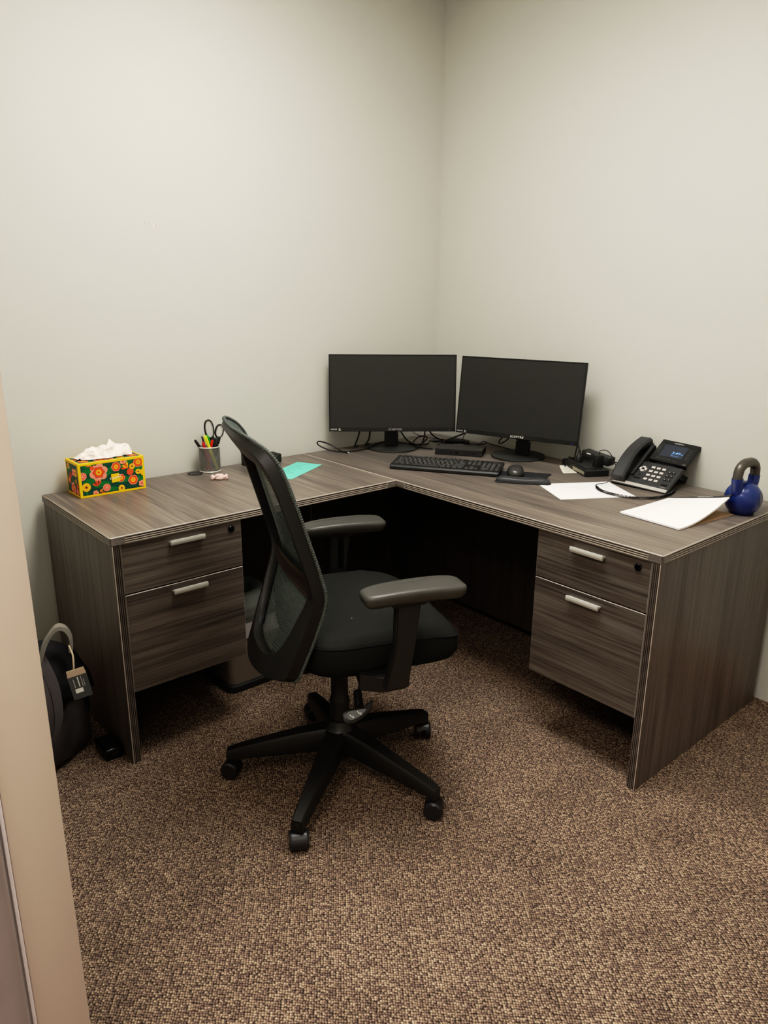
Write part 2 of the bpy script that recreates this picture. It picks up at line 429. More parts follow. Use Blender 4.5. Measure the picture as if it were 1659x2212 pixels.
# ------------------------------------------------------------------ desks
H = .749; TH = .0245; INS = .004
def fluted(bm, a, b, nrm, z1=H, th=TH, stop=.045):
    """three ridges coloured pale like caught light, with dark grooves along a top edge from a to b, plain blocks at both ends"""
    a = Vector((*a, 0)); b = Vector((*b, 0)); d = (b - a).normalized(); nn = Vector((*nrm, 0)); L = (b - a).length
    m = frame(a, d, nn, (0, 0, 1))
    b2(bm, (stop, -.004, z1 - th + .001), (L - stop, -.0018, z1 - .0025), m=m, mi=2)         # groove backing
    for k in range(3):
        zc = z1 - .0085 - k * .0062
        b2(bm, (stop, -.004, zc - .0014), (L - stop, 0, zc + .0014), m=m, mi=1)
    b2(bm, (stop, -.004, z1 - .0042), (L - stop, 0, z1), m=m, mi=0, bevel=.0012, bmi=1)
    b2(bm, (stop, -.004, z1 - th), (L - stop, 0, z1 - th + .0016), m=m, mi=0)
    for s0, s1 in ((0, stop), (L - stop, L)):
        b2(bm, (s0, -.004, z1 - th), (s1, 0, z1), m=m, mi=0, bevel=.0012, bmi=1)

def vflute(bm, m, w, z0, z1):
    """fluted front edge of an upright panel: local x across, y outward"""
    b2(bm, (0, -.003, z0), (w, -.0012, z1), m=m, mi=2)
    for k in range(5):
        x = w * (.06 + .22 * k)
        b2(bm, (x - .0012, -.003, z0), (x + .0016, 0, z1), m=m, mi=1 if k == 0 else 0)

def pull(bm, m):
    """bar handle: local x along, y outward, z up, centred"""
    prof = [(0.0, .004), (.010, .0045), (.012, .0085), (.017, .0085), (.0185, .004), (.0185, -.004), (.016, -.0075), (.012, -.006), (.0095, -.0005), (0, -.0005)]
    loft(bm, [[m @ Vector((x, y, z)) for y, z in prof] for x in (-.057, .057)])

def lock(bm, m):
    lathe(bm, [(.011, 0), (.011, .004), (.0095, .0055), (.0035, .0055), (.003, .004), (0, .004)], 24, m @ RX(-PI / 2))

def desk(name, label, corner_o, corner_s):
    return thing(name, label, 'desk', corner_o)

# --- right hand main desk, along the right wall
D1, L2 = .8016, 1.7068
md = thing('main_desk', 'grey wood laminate main desk along the right wall, carrying both monitors and the phone', 'desk', (-.40, -.85, 0))
bm = N(); b2(bm, (-D1 + .004, -L2 + .004, H - TH), (0, 0, H), bevel=.0012, mi=0, bmi=1)
fluted(bm, (-D1, -.615), (-D1, -L2), (-1, 0)); fluted(bm, (-D1, -L2), (0, -L2), (0, -1))
b2(bm, (-D1, -.611, H - TH), (-D1 + .004, 0, H), bevel=.0012, mi=0, bmi=1)
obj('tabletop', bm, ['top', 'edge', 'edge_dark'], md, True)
bm = N(); y0 = -L2 + INS
b2(bm, (-D1 + .003, y0, 0), (0, y0 + .025, H - TH), bevel=.0012, mi=0, bmi=1); vflute(bm, frame((-D1 + .001, y0, 0), (0, 1, 0), (-1, 0, 0), (0, 0, 1)), .025, 0.001, H - TH - .001)
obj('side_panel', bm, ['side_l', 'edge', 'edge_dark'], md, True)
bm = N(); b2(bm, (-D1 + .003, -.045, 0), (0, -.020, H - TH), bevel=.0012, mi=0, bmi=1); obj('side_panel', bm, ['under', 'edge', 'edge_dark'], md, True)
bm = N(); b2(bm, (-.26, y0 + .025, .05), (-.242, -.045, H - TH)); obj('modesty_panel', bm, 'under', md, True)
PX = -.792
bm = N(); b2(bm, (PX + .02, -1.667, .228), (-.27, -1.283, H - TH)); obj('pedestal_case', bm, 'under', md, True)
def drawer_main(z0, z1, withlock):
    bm = N(); b2(bm, (PX, -1.672, z0), (PX + .019, -1.280, z1), bevel=.0016, mi=0, bmi=1)
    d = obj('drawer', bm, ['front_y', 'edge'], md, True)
    bm = N(); pull(bm, frame((PX, -1.469, z1 - .0285), (0, -1, 0), (-1, 0, 0), (0, 0, 1))); obj('handle', bm, 'silver', d, True, smooth=50)
    if withlock:
        bm = N(); lock(bm, frame((PX, -1.632, z1 - .026), (0, -1, 0), (-1, 0, 0), (0, 0, 1))); obj('lock', bm, 'black_gloss', d, True, smooth=40)
drawer_main(.5655, .7205, True); drawer_main(.229, .5615, False)

# --- left hand return, along the left wall
W1, D2 = 1.8968, .6156
rd = thing('desk_return', 'grey wood laminate desk return along the left wall, carrying the tissue box and pencil cup', 'desk', (-1.35, -.31, 0))
bm = N(); b2(bm, (-W1 + .004, -D2 + .004, H - TH), (-D1 - .0006, 0, H), bevel=.0012, mi=0, bmi=1)
fluted(bm, (-W1, -D2), (-D1 - .0006, -D2), (0, -1)); fluted(bm, (-W1, 0), (-W1, -D2), (-1, 0))
obj('tabletop', bm, ['top', 'edge', 'edge_dark'], rd, True)
bm = N(); x0 = -W1 + INS
b2(bm, (x0, -D2 + .003, 0), (x0 + .025, 0, H - TH), bevel=.0012, mi=0, bmi=1); vflute(bm, frame((x0, -D2 + .001, 0), (1, 0, 0), (0, -1, 0), (0, 0, 1)), .025, .001, H - TH - .001)
obj('side_panel', bm, ['side_l', 'edge', 'edge_dark'], rd, True)
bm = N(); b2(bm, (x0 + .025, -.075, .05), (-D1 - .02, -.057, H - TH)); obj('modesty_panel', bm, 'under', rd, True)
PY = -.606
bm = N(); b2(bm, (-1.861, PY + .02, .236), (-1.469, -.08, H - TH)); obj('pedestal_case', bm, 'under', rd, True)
def drawer_ret(z0, z1, withlock):
    bm = N(); b2(bm, (-1.864, PY, z0), (-1.467, PY + .019, z1), bevel=.0016, mi=0, bmi=1)
    d = obj('drawer', bm, ['front_x', 'edge'], rd, True)
    bm = N(); pull(bm, frame((-1.660, PY, z1 - .0235), (1, 0, 0), (0, -1, 0), (0, 0, 1))); obj('handle', bm, 'silver', d, True, smooth=50)
    if withlock:
        bm = N(); lock(bm, frame((-1.504, PY, z1 - .0235), (1, 0, 0), (0, -1, 0), (0, 0, 1))); obj('lock', bm, 'black_gloss', d, True, smooth=40)
drawer_ret(.5645, .7205, True); drawer_ret(.2385, .5605, False)

# cable grommets let into the tops
def grommet(x, y, label):
    t = thing('cable_grommet', label, 'grommet', (x, y, H))
    bm = N(); lathe(bm, [(.030, 0), (.030, .0018), (.027, .0028), (.0255, .0024), (.0255, 0)], 36, cap=False); obj('ring', bm, 'black', t, smooth=40)
    bm = N(); o = [(.0252 * math.cos(a), .0252 * math.sin(a)) for a in [i * 2 * PI / 36 for i in range(36)] if not (2.6 < a < 3.4)]
    o.insert(18, (-.012, .0)); o2 = []
    for p in o: o2.append(p)
    prism(bm, o2, 0, .002); obj('cap', bm, 'black_soft', t)
grommet(-1.342, -.047, 'round black cable grommet in the desk return beside the pencil cup')
grommet(-.147, -.155, 'round black cable grommet in the back corner behind the left monitor')

# ------------------------------------------------------------------ office chair
CHB = (-1.425, -1.071); PH = math.radians(-20)
ch = thing('office_chair', 'black mesh back swivel office chair with grey arm pads in the middle of the floor', 'chair', (*CHB, 0), PH)
# local x = forward, y = left
AX = PI / 2
a0 = 2.4646 - PH
bm = N(); lathe(bm, [(.0, .078), (.034, .078), (.036, .094), (.05, .104), (.052, .168), (.042, .180), (.034, .20), (.0, .20)], 32); obj('base_hub', bm, 'chair_black', ch, smooth=40)
cast_yaw = [2.2, 4.2, 5.4, .9, 2.9]
for k in range(5):
    a = a0 + 2 * PI * k / 5; m = RZ(a); bm = N()
    secs = [(.03, .104, .176, .030, .024), (.12, .094, .158, .027, .020), (.24, .078, .126, .022, .016), (.322, .068, .103, .019, .013), (.344, .060, .094, .017, .012)]
    rings = []
    for (r, zb, zt, wb, wt) in secs:
        zs = zt - .009
        rings.append([m @ Vector(p) for p in ((r, -wb, zb), (r, wb, zb), (r, wb, zs), (r, wt, zt), (r, -wt, zt), (r, -wb, zs))])
    loft(bm, rings)
    # knuckle at the end of the leg
    lathe(bm, [(.0, .050), (.015, .050), (.017, .056), (.017, .085), (.012, .09), (0, .09)], 16, m @ T(.328, 0, 0))
    bmesh.ops.bevel(bm, geom=[e for e in bm.edges if len(e.link_faces) == 2 and e.calc_face_angle(0) > .5 and e.calc_length() > .02], offset=.0025, segments=2, affect='EDGES')
    leg = obj('base_leg', bm, 'chair_black', ch, smooth=50)
    yaw = cast_yaw[k] - PH; bm = N(); c = m @ Vector((.333, 0, 0)); mm = T(c.x, c.y, .027) @ RZ(yaw)
    for s in (-1, 1):      # twin wheels
        lathe(bm, [(.0, .004), (.020, .004), (.0255, .006), (.027, .009), (.027, .022), (.0245, .026), (.012, .027), (.0, .027)] if s > 0 else
              [(.0, -.027), (.012, -.027), (.0245, -.026), (.027, -.022), (.027, -.009), (.0255, -.006), (.020, -.004), (.0, -.004)], 28, mm @ RX(PI / 2))
    # hood over the wheels
    rings = []
    for y in (-.0235, -.02, .02, .0235):
        rr = .0285 if abs(y) < .022 else .026
        ring = [mm @ Vector((rr * math.cos(t), y, rr * math.sin(t))) for t in [-.35 + i * 3.0 / 12 for i in range(13)]]
        ring += [mm @ Vector(((rr - .004) * math.cos(t), y, (rr - .004) * math.sin(t))) for t in [-.35 + (12 - i) * 3.0 / 12 for i in range(13)]]
        rings.append(ring)
    loft(bm, rings)
    obj('caster', bm, 'caster', leg, smooth=35)
bm = N(); lathe(bm, [(.0, .18), (.030, .18), (.030, .262), (.027, .272), (.0255, .274), (.0255, .335), (.0275, .34), (.0275, .425), (0, .425)], 28); obj('gas_column', bm, 'chair_black', ch, smooth=40)
bm = N(); b2(bm, (-.14, -.085, .405), (.13, .085, .475), bevel=.015, seg=2); b2(bm, (-.19, -.05, .43), (-.10, .05, .475), bevel=.01)
obj('tilt_mechanism', bm, 'chair_black', ch)
# adjusting lever on the near side: shaft and curved paddle with symbols
bm = N(); tube(bm, spline([(.03, -.07, .43), (.02, -.14, .42), (-.010, -.205, .378)], 5), .0055, 10)
tube(bm, [(-.006, -.185, .390), (-.014, -.222, .366)], [.011, .013], 12)
LV = obj('adjusting_lever', bm, 'chair_black', ch, smooth=40)
bm = N(); o = [(-.040, -.020), (-.022, -.027), (.005, -.019), (.028, -.004), (.045, .020), (.043, .028), (.034, .022), (.012, .010), (-.028, .010), (-.042, .002)]
lm_ = T(-.022, -.236, .357) @ RZ(math.radians(-4)) @ RX(math.radians(50))
prism(bm, [(p.x, p.y) for p in spline([(x, y, 0) for x, y in o], 3, True)], -.006, .004, lm_, bevel=.0025)
obj('paddle', bm, 'arm_post', LV, smooth=60)
bm = N(); o = [(-.031, -.011), (-.020, -.017), (.004, -.010), (.020, .001), (.018, .006), (-.026, .005)]
prism(bm, [(p.x, p.y) for p in spline([(x, y, 0) for x, y in o], 3, True)], .004, .0048, lm_, mi=0)
for (x, y) in ((-.018, -.006), (.004, -.001)):      # seat pictograms
    ribbon(bm, [(x - .006, y + .004, 0), (x - .003, y - .002, 0), (x + .004, y - .002, 0)], .0016, lm_ @ T(0, 0, .0052), 1)
    ribbon(bm, [(x - .001, y - .006, 0), (x + .005, y - .005, 0)], .0014, lm_ @ T(0, 0, .0052), 1)
obj('pictogram_plate', bm, ['grey_base', 'white'], LV, label='grey plate with white seat pictograms')
# seat cushion
def seat_ring(f0, f1, hw, z, e=4.5, n=64, droop=.0):
    cx = (f0 + f1) / 2; a = (f1 - f0) / 2; out = []
    for x, y in superell(a, hw, e, n):
        X = cx + x; tt = max(0, (X - .13) / .18)
        yy = y * (1 - .07 * max(0, (X - .05) / .26) ** 2)
        out.append(Vector((X, yy, z - .045 * tt ** 2 * droop + .006 * (abs(y) / .25) ** 3 * (1 if X < .15 else .4) * droop)))
    return out
bm = N()
loft(bm, [seat_ring(-.135, .285, .20, .458, droop=.4), seat_ring(-.150, .303, .238, .465, droop=.5), seat_ring(-.158, .312, .252, .492, droop=.7), seat_ring(-.158, .311, .255, .535, droop=.9),
          seat_ring(-.155, .304, .252, .551, droop=1), seat_ring(-.151, .297, .246, .556, droop=1), seat_ring(-.143, .285, .236, .566, droop=1), seat_ring(-.125, .255, .205, .5735, droop=.9), seat_ring(-.085, .18, .14, .576, droop=.7), seat_ring(-.03, .06, .03, .576, droop=.5)])
st = obj('seat', bm, 'seat', ch, smooth=60)
bm = N(); p = seat_ring(-.1585, .3095, .2545, .5485, droop=1); tube(bm, p + [p[0]], .0022, 6, cap=False); obj('seam', bm, 'seat_seam', st, smooth=60)
for (x, y) in ((-.075, -.155), (-.045, -.20), (-.02, -.205), (.02, -.20), (-.09, -.10), (.0, -.12)):
    bm = N(); r = .0013; z = .5795 - .006 * (abs(y) / .2) ** 2
    prism(bm, [(x + r * math.cos(a), y + r * math.sin(a)) for a in [i * PI / 3 for i in range(6)]], z - .004, z); obj('lint_speck', bm, 'white', st)
bm = N(); loft(bm, [seat_ring(-.12, .24, .17, .445, droop=.2), seat_ring(-.138, .27, .21, .452, droop=.3), seat_ring(-.138, .28, .215, .462, droop=.4)]); obj('seat_pan', bm, 'chair_black', ch, smooth=50)
# arms
for s in (-1, 1):
    bm = N(); yb = s * .29
    secs = [(.445, .028, .098), (.47, .035, .098), (.56, .057, .112), (.684, .060, .127)]
    rings = [[Vector(p) for p in ((f0, yb - .014, z), (f1, yb - .014, z), (f1, yb + .014, z), (f0, yb + .014, z))] for z, f0, f1 in secs]
    loft(bm, rings); bmesh.ops.bevel(bm, geom=list(bm.edges), offset=.004, segments=2, affect='EDGES')
    b2(bm, (.03, min(s * .10, s * .288), .440), (.095, max(s * .10, s * .288), .462), bevel=.006)
    loft(bm, [[Vector((x, s * .10, z)) for x, z in ((.0, .455), (.10, .455), (.10, .478), (.0, .478))], [Vector((x, s * .25, z)) for x, z in ((-.02, .43), (.095, .43), (.095, .478), (-.02, .478))], [Vector((x, s * .28, z)) for x, z in ((.03, .43), (.095, .43), (.095, .47), (.03, .47))]])
    arm = obj('armrest', bm, 'arm_post', ch, smooth=40)
    bm = N(); xs = [(.0135 if s < 0 else -.0135)]
    yi = yb - s * .0145      # slot on the inner face
    b2(bm, (.084, yi - .0006, .568), (.103, yi + .0006, .672), bevel=.0005); obj('slot', bm, 'black_gloss', arm)
    bm = N(); b2(bm, (.045, yb - .022, .676), (.14, yb + .022, .690), bevel=.004); obj('pad_mount', bm, 'chair_black', arm)
    bm = N(); cx = .108; L = .138
    def pad(z, a, b, bend=0):
        o = []
        for x, y in superell(a, b, 5.0, 52):
            w = 1 + .10 * (x / L)            # a touch wider at the front
            o.append(Vector((cx + x, yb + y * w, z - .008 * (x / L) ** 2)))
        return o
    loft(bm, [pad(.690, L - .018, .030), pad(.693, L - .010, .036), pad(.705, L - .002, .0435), pad(.718, L, .0455), pad(.7235, L - .0015, .0442), pad(.7268, L - .005, .041), pad(.7285, L - .011, .036), pad(.7292, L - .03, .022)])
    obj('arm_pad', bm, 'arm_grey', arm, smooth=50, label='grey padded arm top')
# backrest: a curved shell given by (edge forward, height, half width, hollow depth)
BK = [(-.177, .456, .207, .047), (-.164, .500, .214, .041), (-.134, .59, .229, .039), (-.108, .685, .237, .033), (-.119, .755, .236, .029), (-.144, .84, .233, .026),
      (-.168, .92, .229, .024), (-.190, .99, .222, .022), (-.210, 1.040, .212, .020), (-.232, 1.070, .197, .017), (-.254, 1.088, .174, .014), (-.273, 1.100, .146, .009), (-.285, 1.106, .114, .005)]
def BP(t):
    i = max(0, min(len(BK) - 2, int(math.floor(t)))); u = t - i
    a, b, c, d = BK[max(i - 1, 0)], BK[i], BK[i + 1], BK[min(i + 2, len(BK) - 1)]
    return [.5 * (2 * b[j] + (c[j] - a[j]) * u + (2 * a[j] - 5 * b[j] + 4 * c[j] - d[j]) * u * u + (3 * b[j] - a[j] - 3 * c[j] + d[j]) * u ** 3) for j in range(4)]
def BS(t, u, off=0.0):
    f, z, hw, dp = BP(t); f2, z2, _, _ = BP(min(t + .05, 12)); f1, z1, _, _ = BP(max(t - .05, 0))
    tx, tz = f2 - f1, z2 - z1; l = math.hypot(tx, tz) or 1; nx, nz = -tz / l, tx / l      # backwards normal of the profile
    q = 1 - u * u
    dip = max(0, 1.4 - t) * .030 * (1 - u * u)          # the lower edge sags towards the middle
    return Vector((f + nx * (dp * q + off) - .25 * dip, hw * u, z + nz * (dp * q + off) - dip))
def loopTU(tc, ta, ua, e, n=120, e2=16):
    D = []      # fine polyline of the rounded rectangle, each quadrant swept by its slope so the sides stay dense
    for q in range(4):
        for k in range(400):
            a = (k / 400); e_ = e if q < 2 or e < 6 else e2
            m_ = min(1e6, a / (1 - a + 1e-9)); x = (1 + m_ ** e_) ** (-1 / e_); y = m_ * x if m_ < 1e6 else 1.0
            x, y = min(1, x), min(1, y)
            x, y = ((x, y), (-y, x), (-x, -y), (y, -x))[q]
            D.append((x, y))
    L_ = [0]
    for i in range(len(D)): b = D[(i + 1) % len(D)]; L_.append(L_[-1] + math.hypot(b[0] - D[i][0], (b[1] - D[i][1]) * 1.7))
    out = []; i = 0
    for k in range(n):
        d = L_[-1] * k / n
        while L_[i + 1] < d: i += 1
        w_ = (d - L_[i]) / max(1e-12, L_[i + 1] - L_[i]); b = D[(i + 1) % len(D)]
        out.append((tc + (D[i][1] + (b[1] - D[i][1]) * w_) * ta, (D[i][0] + (b[0] - D[i][0]) * w_) * ua))
    return out
OUT = loopTU(6, 6, 1.0, 7); INN = [(t, u * (.90 - .12 * max(0, min(1, (4.0 - t) / 2.0)))) for t, u in loopTU(4.5, 3.68, 1.0, 4)]
def thick(t): return .031 * (1 - .45 * max(0, min(1, (t - 8) / 4)))
bm = N(); rings = []
for w, of in ((0, .003), (0, 1), (.06, 1.0), (.5, 1.0), (.92, .9), (1, .55), (1, .003)):
    ring = []
    for (t0, u0), (t1, u1) in zip(OUT, INN):
        t = t0 + (t1 - t0) * w; u = u0 + (u1 - u0) * w
        d = thick(t) * of if of != .003 else .003
        ring.append(BS(max(0, min(12, t)), u, d))
    rings.append(ring)
loft(bm, rings, cap=False, loop=True)
bf = obj('back_frame', bm, 'chair_black', ch, smooth=45)
bm = N(); ly = bm.verts.layers.float.new('row'); rings = []
LW = (1.0, .93, .82, .7, .58, .46, .34, .22, .1); AL = [0]
for i in range(240): AL.append(AL[-1] + math.dist(BP(i * .05)[:2], BP(i * .05 + .05)[:2]))
for w in LW:
    rings.append([BS(max(0, min(12, 6.02 + (t - 6) * w)), u * w, -.0005) for t, u in loopTU(6, 5.97, .985, 7)])
V = loft(bm, rings, cap=False); bm.faces.new(V[-1])
for w, ring in zip(LW, V):
    for (t, u), v in zip(loopTU(6, 5.97, .985, 7), ring):
        k = max(0, min(11.99, 6.02 + (t - 6) * w)) / .05; v[ly] = AL[int(k)] + (AL[int(k) + 1] - AL[int(k)]) * (k - int(k))
obj('back_mesh', bm, 'mesh', ch, smooth=80, label='grey green ribbed see-through mesh')
bm = N()
LP = loopTU(6, 6, 1.0, 7, 700); LP = [q for q in LP[525:] + LP[:525] if q[0] > .12 or abs(q[1]) > .985]
pts = [BS(max(0, min(12, t)), u, -.002) for t, u in LP]
P2 = [pts[0]]
for p in pts[1:]:
    while (p - P2[-1]).length > .0016: P2.append(P2[-1] + (p - P2[-1]).normalized() * .0016)
rad = [.0043 + .0007 * math.sin(i * 2 * PI * .0016 / .0064) for i in range(len(P2))]
tube(bm, P2, rad, 8); obj('ribbed_edge', bm, 'rib', ch, smooth=70)
# lumbar band behind the mesh with pale slits
bm = N(); rings = []
for t in [2.75 + i * .13 for i in range(10)]:
    rings.append([BS(t + .25 * (1 - uu * uu), uu, .016) for uu in [-.86 + j * 1.72 / 24 for j in range(25)]])
V = loft(bm, rings, cap=False, closed=False)
for (t, ua, ub) in ((2.85, -.75, .75), (3.2, -.55, -.3), (3.2, -.05, .2), (3.2, .4, .62), (3.75, -.7, .1), (3.85, -.6, .6)):
    prv = None
    for j in range(13):
        uu = ua + (ub - ua) * j / 12; a = BS(t + .25 * (1 - uu * uu), uu, .0166); b = BS(t + .022 + .25 * (1 - uu * uu), uu, .0166)
        if prv: poly(bm, [prv[0], a, b, prv[1]], mi=1)
        prv = (a, b)
obj('lumbar_support', bm, ['lumbar', 'slit'], bf, smooth=60)
bm = N(); tube(bm, spline([(-.10, 0, .44), (-.17, 0, .430), (-.205, 0, .428), (-.222, 0, .424)], 5), [.022] * 16, 12, flat=1.8); obj('back_bracket', bm, 'chair_black', ch, smooth=50)

# ------------------------------------------------------------------ monitors
def monitor(label, c, yaw, tilt, w, base, lit):
    n = (math.sin(yaw), -math.cos(yaw), 0); X = (math.cos(yaw), math.sin(yaw), 0)
    t = thing('monitor', label, 'monitor', (base[0], base[1], H), yaw, 'pair of desk monitors')
    Y = Vector((0, 0, 1)) * math.cos(tilt) - Vector(n) * math.sin(tilt); Z = Vector(X).cross(Y)
    m = frame(c, X, Y, Z); h = w * .598
    bm = N(); b2(bm, (-w / 2, -h / 2, -.012), (w / 2, h / 2, 0), m=m, bevel=.003, seg=2)
    b2(bm, (-w / 2 + .03, -h / 2 + .02, -.032), (w / 2 - .03, h / 2 - .06, -.010), m=m, bevel=.008)
    b2(bm, (-w / 2 + .002, -h / 2 + .001, 0), (w / 2 - .002, -h / 2 + .0165, .0022), m=m, bevel=.001)
    for x0, x1, y0, y1 in ((-w / 2, -w / 2 + .0045, -h / 2, h / 2), (w / 2 - .0045, w / 2, -h / 2, h / 2), (-w / 2, w / 2, h / 2 - .0055, h / 2)):
        b2(bm, (x0, y0, -.002), (x1, y1, .0016), m=m, bevel=.0006)
    hs = obj('housing', bm, 'bezel', t, True, smooth=35)
    bm = N(); b2(bm, (-w / 2 + .005, -h / 2 + .017, -.001), (w / 2 - .005, h / 2 - .006, .0006), m=m); obj('screen', bm, 'screen', t, True)
    bm = N(); text(bm, 'SCEPTRE', .0125, m @ T(.012, -h / 2 + .0088, .0026), 0, squash=1.25); obj('brand_lettering', bm, 'white' if lit else 'greyprint', hs, True); bm = N()
    text(bm, 'HDMI', .0085, m @ T(-w / 2 + .020, -h / 2 + .0088, .0026), 0, squash=1.3)
    mt = m @ T(-w / 2 + .046, -h / 2 + .0085, .0026)      # little triangle emblem beside it
    ribbon(bm, [(-.005, -.004, 0), (0, .005, 0), (.005, -.004, 0), (-.005, -.004, 0)], .0014, mt); ribbon(bm, [(-.005, .004, 0), (-.001, .004, 0)], .0016, mt)
    obj('port_lettering', bm, 'white', hs, True)
    bm = N(); lathe(bm, [(.0014, 0), (.0014, .0008), (0, .0008)], 10, m @ T(w / 2 - .026, -h / 2 + .0088, .0022)); obj('power_light', bm, 'led' if lit else 'greyprint', hs, True)
    # round foot and flat neck with a round hole
    bm = N(); lathe(bm, [(0, 0), (.114, 0), (.1165, .003), (.1155, .0075), (.10, .0105), (.04, .013), (0, .013)], 56, T(base[0], base[1], H)); obj('foot', bm, 'black_soft', t, True, smooth=35)
    bc = Vector((base[0], base[1], H)); pc = Vector((c[0], c[1], 0)) - Vector((base[0], base[1], 0)); lat = pc.dot(Vector(X)); fwd = pc.dot(Vector(n))
    mm = frame(bc, X, [-q for q in n], (0, 0, 1))        # y = backwards
    bm = N(); hw = .031; zb, zt = .011, .16; zc = c[2] - h / 2 - H - .004; r = .0115; k = 24
    yb_ = max(-.006, -fwd + .05)
    ang = [2 * PI * i / k for i in range(k)]
    def sq(a):
        cx, sx = math.cos(a), math.sin(a); s = 1 / max(abs(cx) / hw, abs(sx) / .022); return (cx * s, sx * s)
    for y0, y1 in ((yb_, yb_ + .014),):
        A = [[mm @ Vector((lat + r * math.cos(a), y, zc + r * math.sin(a))) for a in ang] for y in (y0, y1)]
        B = [[mm @ Vector((lat + sq(a)[0], y, zc + sq(a)[1])) for a in ang] for y in (y0, y1)]
        loft(bm, [A[0], A[1], B[1], B[0]], cap=False, loop=True)
    b2(bm, (lat - hw, yb_, zb), (lat + hw, yb_ + .014, zc - .022), m=mm); b2(bm, (lat - hw, yb_, zc + .022), (lat + hw, yb_ + .014, zt + .06), m=mm)
    b2(bm, (lat - .04, -fwd + .024, .19), (lat + .04, yb_ + .016, .27), m=mm, bevel=.004)
    obj('neck', bm, 'black', t, True)
    return m
ML = monitor('left monitor with grey lettering, facing the chair from the room corner', (-.468, -.210, 1.008), -.669, .105, .555, (-.412, -.150), False)
MR = monitor('right monitor with white lettering and a blue power light, nearer the phone', (-.180, -.672, 1.008), -1.283, .119, .549, (-.106, -.628), True)

# ------------------------------------------------------------------ keyboard, mouse, mouse mat
KM = frame((-.6997, -.4577, H), (.532, -.847, 0), (.847, .532, 0), (0, 0, 1)) @ Matrix.Rotation(math.radians(4.5), 4, 'X')
kb = thing('keyboard', 'black full size keyboard on the desk in front of the monitors', 'keyboard', (-.55, -.55, H))
KW, KD = .440, .148
bm = N(); prof = [(0, .003), (0, .012), (.006, .017), (KD, .0175), (KD + .003, .014), (KD, .003)]
loft(bm, [[KM @ Vector((x, y + (.004 if x in (0, KW) else 0) * (1 if y < .08 else -1), z)) for y, z in prof] for x in (0, .006, KW - .006, KW)])
b2(bm, (.02, KD - .03, -.0095), (.05, KD - .01, .004), m=KM); b2(bm, (KW - .05, KD - .03, -.0095), (KW - .02, KD - .01, .004), m=KM)
b2(bm, (.02, .012, -.001), (KW - .02, .02, .004), m=KM)
kbody = obj('body', bm, 'black', kb, True)
u_ = .0189; rows = []
keys = []
def row(y, x0, ws, h=1.0):
    x = x0
    for w in ws:
        if w > 0: keys.append((x, y, w, h))
        x += abs(w) * u_
X0 = .012
row(.126, X0, [1, -.6, 1, 1, 1, 1, -.4, 1, 1, 1, 1, -.4, 1, 1, 1, 1], .62)
row(.104, X0, [1] * 13 + [2]); row(.085, X0, [1.5] + [1] * 12 + [1.5]); row(.066, X0, [1.75] + [1] * 11 + [2.25]); row(.047, X0, [2.25] + [1] * 10 + [2.75]); row(.028, X0, [1.25, 1.25, 1.25, 6.25, 1.25, 1.25, 1.25, 1.25])
X1 = X0 + 15.25 * u_
row(.126, X1, [1, 1, 1], .62); row(.104, X1, [1, 1, 1]); row(.085, X1, [1, 1, 1]); row(.047, X1, [-1, 1]); row(.028, X1, [1, 1, 1])
X2 = X1 + 3.2 * u_
row(.104, X2, [1, 1, 1, 1]); row(.085, X2, [1, 1, 1]); row(.066, X2, [1, 1, 1]); row(.047, X2, [1, 1, 1]); row(.028, X2, [2, 1])
keys += [(X2 + 3 * u_, .0755, 1, 2.0), (X2 + 3 * u_, .0375, 1, 2.0)]
legend = N(); allk = sorted(keys, key=lambda q: (q[1], -q[2]))
for i, (x, y, w, h) in enumerate(allk):
    W_ = w * u_ if w < 20 else w
    tgt = N()
    cx, cy = x + W_ / 2, y; sx, sy = W_ - .0032, .0158 * (h if h <= 1 else h * 1.1); z0, z1 = .0170, .0206
    r = [[KM @ Vector((cx + a * sx / 2 * k, cy + b * sy / 2 * k, z)) for a, b in ((-1, -1), (1, -1), (1, 1), (-1, 1))] for k, z in ((1, z0), (1, z1 - .001), (.88, z1))]
    loft(tgt, r)
    if i < 100: obj('key', tgt, 'keycap', kbody, True)
    else:
        if i == 100: rest = N()
        me = bpy.data.meshes.new('k'); tgt.to_mesh(me); tgt.free(); rest.from_mesh(me); bpy.data.meshes.remove(me)
    if W_ < .05: poly(legend, [KM @ Vector((cx - .0035 + a * .0018, cy + .0018 + b * .0015, z1 + .0002)) for a, b in ((-1, -1), (1.6, -1), (1.6, 1), (-1, 1))])
if len(allk) > 100:
    ko = obj('key', rest, 'keycap', kbody, True); ko['kind'] = 'stuff'
obj('key_legends', legend, 'greyprint', kbody, True)

